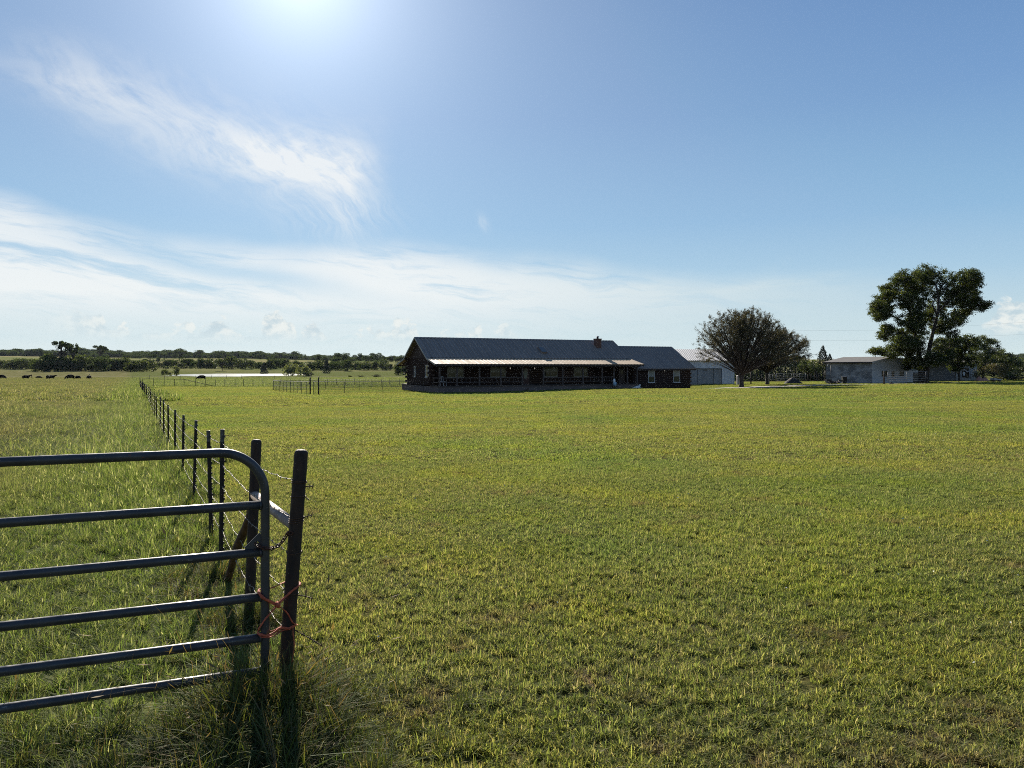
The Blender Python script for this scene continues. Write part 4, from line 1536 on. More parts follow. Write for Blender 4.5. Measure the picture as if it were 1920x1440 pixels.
porch_chair(hp(1.35, 1.25, ZF), H_TH + 0.4, 'white slatted chair near the left end of the porch')
mb = MB()
c = hp(21.35, -0.15)
gzc = gz(c.x, c.y)
mb.tube([(0, 0, 0), (0, 0, 0.34), (0, 0, 0.36)], [0.17, 0.21, 0.20], 16)
mb.tube([(0.2 * math.cos(t), 0.2 * math.sin(t) - 0.02, 0.34 - 0.12 * math.sin(t) ** 2) for t in np.linspace(0, math.pi, 9)], 0.008, 5)
tag(mb.build('bucket', M['blue_plastic'], None, Vector((c.x, c.y, gzc + 0.35))), 'pale blue bucket under a white jug at the right end of the porch', 'bucket')
mb = MB()
mb.box(-0.28, 0.28, -0.25, 0.25, 0, 0.35)
mb.box(-0.25, 0.25, -0.22, 0.22, -0.1, 0.001)
tag(mb.build('crate', M['junk'], None, Vector((c.x, c.y, gzc))), 'dark wooden crate under the pale blue bucket by the porch', 'crate')
mb = MB()
mb.tube([(0, 0, 0), (0, 0, 0.03), (0, 0, 0.25), (0, 0, 0.34), (0, 0, 0.38), (0, 0, 0.43)], [0.12, 0.145, 0.145, 0.09, 0.045, 0.045], 14)
mb.tube([(0.10, 0, 0.33), (0.15, 0, 0.30), (0.145, 0, 0.2)], 0.014, 6)
tag(mb.build('jug', M['white_plastic'], None, Vector((c.x - 0.08, c.y, gzc + 0.712))), 'white plastic jug set on the pale blue bucket', 'jug')


def skin_mesh(name, nodes, edges, sub=2, root_i=0):
    """continuous body grown round a skeleton; nodes: (x,y,z,rx,ry)"""
    me = bpy.data.meshes.new(name)
    me.from_pydata([n[:3] for n in nodes], edges, [])
    ob = bpy.data.objects.new(name + '_skeleton', me)
    COL.objects.link(ob)
    ob.modifiers.new('skin', 'SKIN')
    sv = me.skin_vertices[0].data
    for i, n in enumerate(nodes):
        sv[i].radius = (n[3], n[4])
        sv[i].use_root = (i == root_i)
    md = ob.modifiers.new('sub', 'SUBSURF')
    md.levels = md.render_levels = sub
    bpy.context.view_layer.update()
    dg = bpy.context.evaluated_depsgraph_get()
    out = bpy.data.meshes.new_from_object(ob.evaluated_get(dg))
    out.name = name
    for p in out.polygons:
        p.use_smooth = True
    bpy.data.objects.remove(ob)
    bpy.data.meshes.remove(me)
    return out


def build_dog():
    # lying on its belly, head up towards +x
    nodes = [(-0.30, 0, 0.13, .13, .12), (0.0, 0, 0.15, .14, .14), (0.26, 0, 0.17, .13, .14), (0.40, 0, 0.28, .08, .08), (0.47, 0, 0.38, .085, .085), (0.58, 0, 0.36, .045, .04),
             (-0.42, 0.05, 0.07, .05, .05), (-0.62, 0.14, 0.04, .03, .03),                     # tail
             (0.36, 0.10, 0.07, .05, .05), (0.62, 0.11, 0.035, .035, .032), (0.36, -0.10, 0.07, .05, .05), (0.62, -0.11, 0.035, .035, .032),
             (-0.25, 0.19, 0.09, .08, .08), (-0.02, 0.22, 0.04, .04, .035), (-0.25, -0.19, 0.09, .08, .08), (-0.02, -0.22, 0.04, .04, .035),
             (0.45, 0.06, 0.47, .03, .02), (0.45, -0.06, 0.47, .03, .02)]
    edges = [(0, 1), (1, 2), (2, 3), (3, 4), (4, 5), (0, 6), (6, 7), (2, 8), (8, 9), (2, 10), (10, 11), (0, 12), (12, 13), (0, 14), (14, 15), (4, 16), (4, 17)]
    me = skin_mesh('dog', nodes, edges, 2, 1)
    c = hp(24.1, -0.5)
    o = link_mesh('dog', me, M['white_fur'], None, (c.x, c.y, gz(c.x, c.y) + 0.02), H_TH + 0.1)
    tag(o, 'white dog lying on the ground in front of the shaded doorway with its head up', 'dog')


build_dog()

# chain link yard on the left of the house
pA, pB = (-17.1, 64.3), hp(0.3, 4.4)
wire_fence('chain_link_fence', [pA, (-15.6, 69.5), (-12.9, 74.2), (pB.x, pB.y)], 4.6, 1.12, 'near side of the low chain link yard running to the house gable', M['pen'], (), 0.022, top_rail=0.018, mesh=True)
wire_fence('chain_link_fence', [(-28.0, 87.5), (-23.6, 78.2), (-17.5, 64.9)], 2.4, 1.12, 'left side of the chain link yard ending at two dark posts', M['pen'], (), 0.022, top_rail=0.018, mesh=True)
pD = hp(0.3, 11.6)
wire_fence('chain_link_fence', [(-28.0, 87.6), (-22.0, 88.0), (pD.x, pD.y)], 4.0, 1.12, 'far side of the chain link yard behind the open lawn', M['pen'], (), 0.022, top_rail=0.018, mesh=True)
for i, (x, y) in enumerate(((-17.35, 64.2), (-16.55, 63.9))):
    mb = MB()
    mb.tube([(0, 0, -0.3), (0, 0, 1.45), (0, 0, 1.48)], [0.055, 0.055, 0.03], 10)
    if i == 0:
        mb.obox((0.4, -0.15, 1.18), (0.36, -0.13, 0), (0.01, 0.025, 0), (0, 0, 0.02))
    tag(mb.build('yard_gate_post', M['wood_post'], None, (x, y, gz(x, y))),
        ('left' if i == 0 else 'right') + ' of two dark posts at the corner of the chain link yard', 'post')


# ------------------------------------------------------------------ sheds and yard things on the right
def ribbed_wall(mb, x0, x1, y, z0, z1, pitch=0.32, amp=0.03, out=-1):
    n = max(1, int(round((x1 - x0) / pitch)))
    p = (x1 - x0) / n
    prof = []
    for i in range(n):
        for t, a in ((0, 0), (0.62, 0), (0.70, 1), (0.92, 1)):
            prof.append((x0 + (i + t) * p, y + out * a * amp))
    prof.append((x1, y))
    mb.sheet([[(a, b, z0) for a, b in prof], [(a, b, z1) for a, b in prof]])


def build_shop():
    x, y, z = along(1377, 108)
    root = empty('metal_barn', (x, y, z), math.radians(7), 'white ribbed metal barn with grey sliding doors behind the round tree', 'barn')
    W, D, ze, zr = 11.5, 12.0, 3.45, 5.15
    mb = MB()
    mb.box(-W, -0.02, 0.12, D - 0.02, -0.4, ze - 0.1)
    for xx in (-W + 0.01, -0.15):
        mb.prism([(0, 0.13, ze - 0.1), (0, D / 2, zr - 0.06), (0, D - 0.03, ze - 0.1)], (xx, 0, 0), (xx + 0.13, 0, 0))
    ribbed_wall(mb, -W, -1.90, 0.0, 2.27, ze - 0.03)
    ribbed_wall(mb, -1.90, 0, 0.0, 0.05, ze - 0.03)
    ribbed_wall(mb, -W, -8.3, 0.0, 0.05, 2.27)
    mb.build('wall', M['white_metal'], root)
    for a, b in ((-8.25, -5.60), (-5.52, -3.20), (-3.12, -1.98)):
        mb = MB()
        mb.box(a, b, 0.05, 0.10, 0.06, 2.20)
        d = mb.build('sliding_door', M['shop_door'], root)
        if b - a > 2:
            mb = MB()
            mb.box((a + b) / 2 - 0.25, (a + b) / 2 + 0.25, 0.03, 0.048, 1.98, 2.06)
            mb.build('handle', M['shop_seam'], d)
    mb = MB()
    mb.box(-8.3, -1.9, 0.102, 0.118, 0.0, 2.24)
    mb.box(-8.3, -1.9, -0.03, 0.06, 2.205, 2.262)
    mb.build('door_track', M['shop_seam'], root)
    mb = MB()
    corrugated(mb, -W - 0.2, 0.2, (-0.3, ze - 0.05), (D / 2, zr), 0.32, 0.025)
    corrugated(mb, -W - 0.2, 0.2, (D + 0.3, ze - 0.05), (D / 2, zr), 0.32, 0.025)
    mb.build('roof', M['pale_roof'], root)
    return root


build_shop()


def build_shed():
    cx, cy, cz = along(1635, 105)
    th = math.atan2(0.424, 0.906)
    root = empty('block_shed', (cx, cy, cz), th, 'low grey block shed with a white sided gable end and patchy painted side wall', 'shed')
    G, L = 11.8, 8.0                        # gable width (local x), length (local y)
    ax, za, zl, zrr = 3.9, 3.80, 3.12, 2.55
    mb = MB()
    mb.box(0, 0.25, 0.02, L, -0.6, zl - 0.02)
    mb.box(0.25, G, L - 0.25, L, -0.6, zrr)
    mb.box(G - 0.25, G, 0.05, L - 0.25, -0.6, zrr - 0.05)
    mb.build('block_wall', M['block'], root)
    mb = MB()
    n = 15
    zs = np.linspace(-0.4, za - 0.06, n + 1)

    def xr(z):                               # extent of the gable wall at height z
        lo = 0.0 if z <= zl - 0.05 else (z - zl + 0.05) / (za - zl) * ax
        hi = G if z <= zrr - 0.05 else G - (z - zrr + 0.05) / (za - zrr) * (G - ax)
        return lo, max(hi, lo + 0.01)
    for k in range(n):
        a, b = xr(zs[k]), xr(zs[k + 1])
        mb.add([(a[0], -0.035, zs[k]), (a[1], -0.035, zs[k]), (b[1], -0.006, zs[k + 1]), (b[0], -0.006, zs[k + 1])], [(0, 1, 2, 3)])
        mb.add([(a[0], -0.035, zs[k]), (a[1], -0.035, zs[k]), (a[1], -0.004, zs[k]), (a[0], -0.004, zs[k])], [(3, 2, 1, 0)])
    mb.add([(0, 0, -0.5), (G, 0, -0.5), (G, 0, zrr - 0.05), (ax, 0, za - 0.06), (0, 0, zl - 0.05)], [(0, 1, 2, 3, 4)])
    mb.build('gable_siding', M['white_siding'], root)
    mb = MB()
    for (x0, z0, x1, z1) in ((-0.35, zl - 0.09, ax, za), (ax, za, G + 0.3, zrr - 0.06)):
        d = Vector((x1 - x0, 0, z1 - z0))
        nn = Vector((-d.z, 0, d.x)).normalized()
        mb.obox(Vector(((x0 + x1) / 2, L / 2, (z0 + z1) / 2)) + nn * 0.03, d / 2, (0, L / 2 + 0.3, 0), nn * 0.03)
    mb.build('roof', M['shed_roof'], root)
    mb = MB()
    mb.bar((-0.37, -0.325, zl - 0.16), (ax, -0.325, za - 0.055), 0.05, 0.16)
    mb.bar((ax, -0.325, za - 0.055), (G + 0.3, -0.325, zrr - 0.12), 0.05, 0.16)
    mb.build('fascia', M['white_siding'], root)
    mb = MB()
    mb.box(-0.40, -0.36, -0.3, L + 0.3, zl - 0.22, zl - 0.08)
    mb.build('eave_board', M['dark_trim'], root)

    def X(u):                                # column of the photograph to local x on the gable
        k = (u - 960) / F
        return (k * cy - cx) / (math.cos(th) - k * math.sin(th))

    def Z(u, v):
        x = X(u)
        return CZ + (HZ - v) * (cy + x * math.sin(th)) / F - cz
    for (u0, v0, u1, v1) in ((1653, 695, 1662.5, 705), (1671.5, 696, 1676, 706), (1684, 695.5, 1694, 704.5)):
        x0, x1, z0, z1 = X(u0), X(u1), Z(u0, v1), Z(u0, v0)
        window(root, ((x0 + x1) / 2, -0.03, (z0 + z1) / 2), x1 - x0, z1 - z0, (1, 0, 0), (0, -1, 0), M['black'], blind=0, muntin=False)
    # flat door and light patch between the windows
    mb = MB()
    x0, x1 = X(1678), X(1682.5)
    mb.box(x0, x0 + 0.9, -0.07, -0.036, 0.05, 2.05)
    mb.build('door', M['white_siding'], root)
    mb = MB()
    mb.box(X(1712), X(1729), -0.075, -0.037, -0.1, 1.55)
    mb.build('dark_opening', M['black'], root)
    # lamp on a bracket at the far corner of the side wall
    mb = MB()
    mb.tube([(-0.02, L - 0.9, 2.95), (-0.6, L - 0.9, 2.75), (-0.75, L - 0.9, 2.45)], [0.03, 0.03, 0.07], 8)
    mb.build('wall_lamp', M['lamp_off'], root)
    return root


build_shed()


def build_wing():
    x0, y0, z0 = along(1738, 117)
    x1, y1, _ = along(1831, 117)
    root = empty('low_outbuilding', (x0, y0, z0), 0, 'low grey outbuilding behind the big tree with a black framed window and a door', 'outbuilding')
    W = x1 - x0

    def X(u):
        return (u - 960) / F * 117 - x0

    def Z(v):
        return CZ + (HZ - v) * 117 / F - z0
    xs = X(1792)
    mb = MB()
    mb.box(-4, xs - 0.003, 0, 6, -0.6, Z(679))
    mb.build('block_wall', M['wing_wall'], root)
    mb = MB()
    mb.box(xs, W, -0.15, 5.8, -0.6, Z(679))
    mb.build('front_wall', M['shop_door'], root)
    mb = MB()
    zt, zr = Z(680), Z(671)
    mb.prism([(0, -0.6, zt), (0, -0.6, zt + 0.08), (0, 3, zr), (0, 6.6, zt + 0.08), (0, 6.6, zt)], (-4.3, 0, 0), (W + 0.3, 0, 0))
    mb.build('roof', M['shed_roof'], root)
    f = window(root, ((X(1803) + X(1815.5)) / 2, -0.16, (Z(690) + Z(707)) / 2), X(1815.5) - X(1803), Z(690) - Z(707), (1, 0, 0), (0, -1, 0), M['black'], blind=0)
    mb = MB()
    mb.box(X(1804.5), X(1808), -0.205, -0.19, Z(704), Z(697.5))
    mb.build('window_notice', M['paper'], f)
    mb = MB()
    zs, xm = Z(695), X(1809)
    mb.tube([(X(1804) + 0.9 * t, -0.20, zs + 0.16 * math.sin(t * 6.2)) for t in np.linspace(0, 1, 14)], 0.04, 6)
    mb.build('curly_ornament', M['paper'], f)
    mb = MB()
    mb.box(X(1818.5), X(1827), -0.20, -0.153, 0, Z(693))
    d = mb.build('door', M['shop_door'], root)
    mb = MB()
    mb.box(X(1819.8), X(1824), -0.213, -0.202, Z(705), Z(699.5))
    mb.build('door_notice', M['paper'], d)
    return root


build_wing()


def panel_gate(u0, u1, D, label, post_h, rails, zr0, zr1, matr, name='pipe_gate', posts=True, cat='gate'):
    x0, y0, z0 = along(u0, D)
    x1, y1, z1 = along(u1, D)
    root = empty(name, (x0, y0, z0), 0, label, cat)
    W = x1 - x0
    dz = z1 - z0
    if posts:
        for k, xx in enumerate((0, W)):
            mb = MB()
            mb.tube([(xx, 0, -0.3), (xx, 0, post_h), (xx, 0, post_h + 0.03)], [0.10, 0.10, 0.06], 10)
            mb.build('gate_post', M['wood_post'], root, (0, 0, dz * k))
    a, b = (0.45, W - 0.18) if posts else (0, W)
    for i in range(rails):
        z = zr0 + (zr1 - zr0) * i / (rails - 1)
        mb = MB()
        mb.tube([(a, -0.12, z), (b, -0.12, z + dz)], 0.021, 8)
        mb.build('rail', matr, root)
    mb = MB()
    for xx in (a, (a + b) / 2, b):
        mb.tube([(xx, -0.12, zr0 - 0.05), (xx, -0.12, zr1 + dz * (xx > W / 2))], 0.030, 8)
    mb.build('upright', matr, root)
    return root


panel_gate(1657.5, 1737.5, 96, 'grey five-rail pipe gate between two dark posts in front of the block shed', 1.66, 5, 0.42, 1.55, M['grey_rail'])
# thin fence going on to the right edge of the yard
xa, ya, _ = along(1740, 96)
rt = []
for u in (1740, 1798, 1863.5, 1935):
    x, y, z = along(u, 96)
    rt.append((x, y))
wire_fence('wire_fence', rt, 50, 0.85, 'low wire fence on three thin stakes at the far right of the lawn', M['tpost'], (0.9, 0.55), 0.04)

for (u0, u1, D, lab) in ((1455, 1484, 126, 'left grey corral panel under the dark trees'), (1487, 1510, 127, 'right grey corral panel beside the dirt mound'),):
    panel_gate(u0, u1, D, lab, 1.5, 5, 0.3, 1.45, M['grey_rail'], 'corral_panel', False, 'corral panel')
panel_gate(1443, 1453.5, 124, 'small dark stock trailer frame with a pale top rail by the corral', 1.4, 3, 0.5, 1.35, M['grey_rail'], 'stock_frame', False, 'livestock frame')

pts = [along(u, 130)[:2] for u in (1384, 1440)]
wire_fence('stake_fence', pts, 0.95, 1.35, 'row of dark stakes behind the round tree', M['wood_post'], (0.9, 0.5), 0.05)
pts = [along(u, 134)[:2] for u in (1511, 1560)]
wire_fence('stake_fence', pts, 0.8, 1.5, 'row of dark stakes between the corral and the block shed', M['wood_post'], (0.9, 0.5), 0.05)


def stick(name, u, D, h, r, mat, label, cat, top=None):
    x, y, z = along(u, D)
    mb = MB()
    mb.tube([(0, 0, -0.3), (0.01, 0, h * 0.5), (0.02, 0, h), (0.02, 0, h + 0.02)], [r, r, r * 0.9, r * 0.6], 10)
    o = mb.build(name, mat, None, (x, y, z))
    if top:
        mb = MB()
        mb.tube([(0.02, 0, h + 0.021), (0.02, 0, h + 0.10), (0.02, 0, h + 0.16)], [0.09, 0.13, 0.05], 10)
        mb.build('lamp_head', M['lamp_off'], o)
    tag(o, label, cat)


stick('fence_post', 1408, 106, 1.7, 0.09, M['wood_post'], 'dark wooden post standing right behind the trunk of the round tree', 'post')
stick('yard_light_pole', 1442, 101, 2.4, 0.06, M['grey_rail'], 'slim pole with a small lamp head beside the second trunk', 'pole', True)
stick('fence_post', 59.5, 262, 1.3, 0.11, M['wood_post'], 'lone dark post in the pasture behind the left group of cattle', 'post')
stick('fence_post', 167.5, 262, 1.5, 0.09, M['wood_post'], 'lone dark post behind the rightmost cow of the left herd', 'post')

# white meter box beside the round tree's trunk
x, y, z = along(1385.5, 101)
mb = MB()
mb.box(-0.28, 0.28, -0.2, 0.2, 0, 1.15)
mb.prism([(-0.30, 0, 1.15), (0.30, 0, 1.15), (0.24, 0, 1.25), (-0.24, 0, 1.25)], (0, -0.22, 0), (0, 0.22, 0))
o = mb.build('utility_box', M['grey_rail'], None, (x, y, z))
mb = MB()
mb.box(-0.22, 0.22, -0.215, -0.203, 0.15, 1.05)
mb.build('door', M['shop_door'], o)
tag(o, 'pale utility box half hidden behind the trunk of the round tree', 'utility box')


def heap(name, u, D, w, d, h, mat, label, cat, rough=0.25, seed=1):
    x, y, z = along(u, D)
    rng = np.random.default_rng(seed)
    rows = []
    n = 22
    for i in range(9):
        t = i / 8
        row = []
        for k in range(n):
            a = 2 * math.pi * k / n
            wob = 1 + rough * (0.5 * math.sin(3 * a + seed) + rng.uniform(-.3, .3)) * t
            row.append((w / 2 * t * wob * math.cos(a), d / 2 * t * wob * math.sin(a), h * (1 - t ** 1.5) * (1 + rng.uniform(-.08, .08)) - 0.05))
        row.append(row[0])
        rows.append(row)
    mb = MB()
    mb.sheet(rows, smooth=True)
    tag(mb.build(name, mat, None, (x, y, z)), label, cat)


heap('dirt_mound', 1486, 112, 2.9, 2.6, 1.0, M['dirt'], 'dark heap of dirt on the grass left of the block shed', 'dirt mound', 0.25, 3)


def build_bin():
    x, y, z = along(1583, 103.5)
    root = empty('wheeled_bin', (x, y, z), -0.2, 'black wheeled bin standing against the patchy side wall of the shed', 'bin')
    mb = MB()
    mb.prism([(-0.24, -0.26, 0), (0.24, -0.26, 0), (0.24, 0.26, 0), (-0.24, 0.26, 0)], (0, 0, 0.08), (0, 0, 0.081))
    lo = [(-0.24, -0.26, 0.08), (0.24, -0.26, 0.08), (0.24, 0.26, 0.08), (-0.24, 0.26, 0.08)]
    hi = [(-0.30, -0.34, 0.98), (0.30, -0.34, 0.98), (0.30, 0.34, 0.98), (-0.30, 0.34, 0.98)]
    mb.add(lo + hi, [(0, 1, 5, 4), (1, 2, 6, 5), (2, 3, 7, 6), (3, 0, 4, 7), (0, 3, 2, 1)])
    mb.build('bin_body', M['bin'], root)
    mb = MB()
    mb.prism([(0, -0.37, 0.985), (0, -0.36, 1.03), (0, 0.2, 1.07), (0, 0.38, 1.04), (0, 0.38, 0.985)], (-0.33, 0, 0), (0.33, 0, 0))
    mb.build('lid', M['bin'], root)
    for s in (-1, 1):
        mb = MB()
        mb.tube([(s * 0.25, 0.27, 0.11), (s * 0.30, 0.27, 0.11)], 0.11, 14)
        mb.build('wheel', M['black'], root)
    mb = MB()
    mb.tube([(-0.25, 0.37, 0.95), (-0.25, 0.43, 0.98), (0.25, 0.43, 0.98), (0.25, 0.37, 0.95)], 0.018, 8)
    mb.build('handle', M['bin'], root)


build_bin()


def build_rack():
    x, y, z = along(1553, 104)
    root = empty('ladder_rack', (x, y, z), 0.1, 'tall dark pipe ladder rack at the left end of the block shed', 'rack')
    for xx, h in ((-0.45, 1.9), (0.40, 2.6)):
        mb = MB()
        mb.tube([(xx, 0, -0.1), (xx, 0, h)], 0.035, 8)
        mb.build('upright', M['black'], root)
    for k, zz in enumerate((0.35, 0.65, 1.0, 1.25, 1.85)):
        mb = MB()
        mb.tube([(-0.45, 0.0, zz), (0.42, 0.0, zz)], 0.028, 8)
        mb.build('rung', M['black'], root)
    mb = MB()
    mb.tube([(-0.75, -0.5, 0), (-0.45, 0, 0.65), (0.45, 0, 0.65), (0.6, -0.5, 0)], 0.028, 8)
    mb.build('foot_brace', M['black'], root)


build_rack()


def junk_pile(u, D, w, label, seed):
    x, y, z = along(u, D)
    rng = np.random.default_rng(seed)
    mb = MB()
    for k in range(14):
        a = rng.uniform(0, 3.14)
        c = Vector((rng.normal(0, w * 0.3), rng.normal(0, 0.3), rng.uniform(0.05, 0.55) * (1 - k / 30)))
        L = rng.uniform(0.25, 0.6)
        mb.obox(c, (L * math.cos(a), L * math.sin(a), rng.uniform(-.15, .15)), (-0.1 * math.sin(a), 0.1 * math.cos(a), 0), (0, 0, rng.uniform(0.03, 0.12)))
    mb.box(-w * 0.35, w * 0.35, -0.25, 0.25, 0, 0.35)
    tag(mb.build('scrap_pile', M['junk'], None, (x, y, z)), label, 'scrap pile')


junk_pile(1563, 103, 1.1, 'untidy dark scrap pile between the ladder rack and the black bin', 4)
heap('dirt_clod', 1671.5, 97, 0.8, 0.5, 0.28, M['dirt'], 'small dark clod on the grass in front of the pipe gate', 'dirt clod', 0.3, 6)
heap('tarp_bundle', 1836, 113, 1.3, 1.0, 0.75, M['red_clay'], 'faded pink tarp bundle at the right end of the grey outbuilding', 'tarp bundle', 0.5, 8)
heap('tarp_bundle', 1846, 113, 1.4, 1.0, 0.6, M['red_clay'], 'flatter faded pink tarp bundle beside the bushes', 'tarp bundle', 0.5, 9)
x, y, z = along(1868, 108)
mb = MB()
mb.prism([(-0.65, 0, 0.0), (0.75, 0, 0.0), (0.55, 0, 0.10), (-0.60, 0, 0.30)], (0, -0.4, 0), (0, 0.4, 0))
tag(mb.build('metal_sheet_trough', M['pale_roof'], None, (x, y, z + 0.25)), 'pale metal trough lying low in the weeds at the far right', 'trough')
mb = MB()
for xx in (-0.4, 0.4):
    mb.box(xx - 0.08, xx + 0.08, -0.3, 0.3, -0.02, 0.255)
tag(mb.build('trough_block', M['foundation'], None, (x, y, z)), 'pair of dull blocks holding up the pale metal trough', 'block')

# overhead cables, far behind
root = empty('power_line', (30, 172, 0), 0, 'two thin overhead cables crossing the sky behind the big tree', 'power line')
for (pts) in ([(1400, 619), (1500, 620), (1650, 619), (1800, 612), (1925, 604), (2300, 580)], [(1400, 637.5), (1500, 638.5), (1650, 638), (1800, 633), (1925, 626.5), (2300, 606)]):
    mb = MB()
    mb.tube([Vector(((u - 960) / F * 170 - 30, 170 - 172, CZ + (HZ - v) / F * 170)) for u, v in pts], 0.009, 5, False)
    mb.build('cable', M['power'], root)
x = (2300 - 960) / F * 170 - 30
mb = MB()
mb.tube([(x, -2, -2), (x, -2, 15.6)], 0.15, 10)
mb.build('utility_pole', M['wood_post'], root)
x = (1400 - 960) / F * 170 - 30
mb = MB()
mb.tube([(x, -2, -3), (x, -2, 10.3)], 0.15, 10)
mb.build('utility_pole', M['wood_post'], root)


# ------------------------------------------------------------------ trees
M['leaf_dark'] = leaf_mat('cottonwood_leaf', [(0.018, 0.028, 0.009), (0.046, 0.062, 0.016), (0.105, 0.125, 0.030)], 0.48, 0.02)
M['leaf_brown'] = leaf_mat('brownish_pear_leaf', [(0.026, 0.025, 0.012), (0.060, 0.055, 0.024), (0.115, 0.104, 0.044)], 0.34, 0.03, tcol=(1.2, 1.1, 0.65))
M['leaf_mid'] = leaf_mat('mid_green_leaf', [(0.022, 0.033, 0.013), (0.050, 0.068, 0.023), (0.105, 0.128, 0.040)], 0.40, 0.03)
M['leaf_cedar'] = leaf_mat('dark_cedar_spray', [(0.010, 0.017, 0.010), (0.022, 0.032, 0.017), (0.035, 0.048, 0.022)], 0.12, 0.03)
M['leaf_light'] = leaf_mat('pale_willow_leaf', [(0.065, 0.08, 0.028), (0.12, 0.14, 0.05), (0.17, 0.19, 0.07)], 0.42, 0.04)
M['leaf_olive'] = leaf_mat('olive_brush_leaf', [(0.07, 0.06, 0.03), (0.11, 0.10, 0.045), (0.15, 0.14, 0.06)], 0.35, 0.03)
M['leaf_far'] = leaf_mat('far_wood_foliage', [(0.024, 0.040, 0.022), (0.050, 0.072, 0.034), (0.085, 0.110, 0.046)], 0.35, 0.0)


def leaves_mesh(name, C, size, rng, var, flat=0.35):
    """one small folded leaf (two triangles) per centre, random facing"""
    n = len(C)
    size = np.broadcast_to(np.asarray(size, float), (n,))
    d = rng.normal(size=(n, 3))
    d[:, 2] *= 0.7
    d /= np.linalg.norm(d, axis=1)[:, None]
    e = rng.normal(size=(n, 3))
    e -= d * (e * d).sum(1)[:, None]
    e /= np.linalg.norm(e, axis=1)[:, None]
    s = size[:, None]
    a, b = C - d * s * 0.55, C + d * s * 0.55
    nn = np.cross(d, e)
    l, r = C + e * s * 0.38 + nn * s * 0.12, C - e * s * 0.38 + nn * s * 0.12
    V = np.stack([a, l, b, r], 1).reshape(-1, 3)
    k = np.arange(n) * 4
    T = np.concatenate([np.stack([k, k + 1, k + 2], 1), np.stack([k, k + 2, k + 3], 1)])
    return np_mesh(name, V, None, T, np.concatenate([var, var]))


def ell(rng, n, c, r, shell=0.5):
    d = rng.normal(size=(n, 3))
    d /= np.linalg.norm(d, axis=1)[:, None]
    t = rng.uniform(0, 1, n) ** (1 / 3.0)
    t = t * (1 - shell) + shell * np.maximum(t, rng.uniform(0.55, 1.0, n))
    return np.asarray(c) + d * t[:, None] * np.asarray(r)


def limb(mb, a, b, r0, r1, rng, n=7, bow=0.08, rise=0.0, sides=7):
    a, b = Vector(a), Vector(b)
    L = (b - a).length
    off = [Vector(rng.normal(0, bow * L * 0.35, 3)) for _ in range(2)]
    pts = []
    for t in np.linspace(0, 1, n):
        p = lerp(a, b, t) + off[0] * math.sin(math.pi * t) * 0.8 + off[1] * math.sin(2 * math.pi * t) * 0.4
        p.z += rise * L * math.sin(math.pi * t)
        pts.append(p)
    mb.tube(pts, [r0 + (r1 - r0) * t for t in np.linspace(0, 1, n)], sides, False)
    return pts


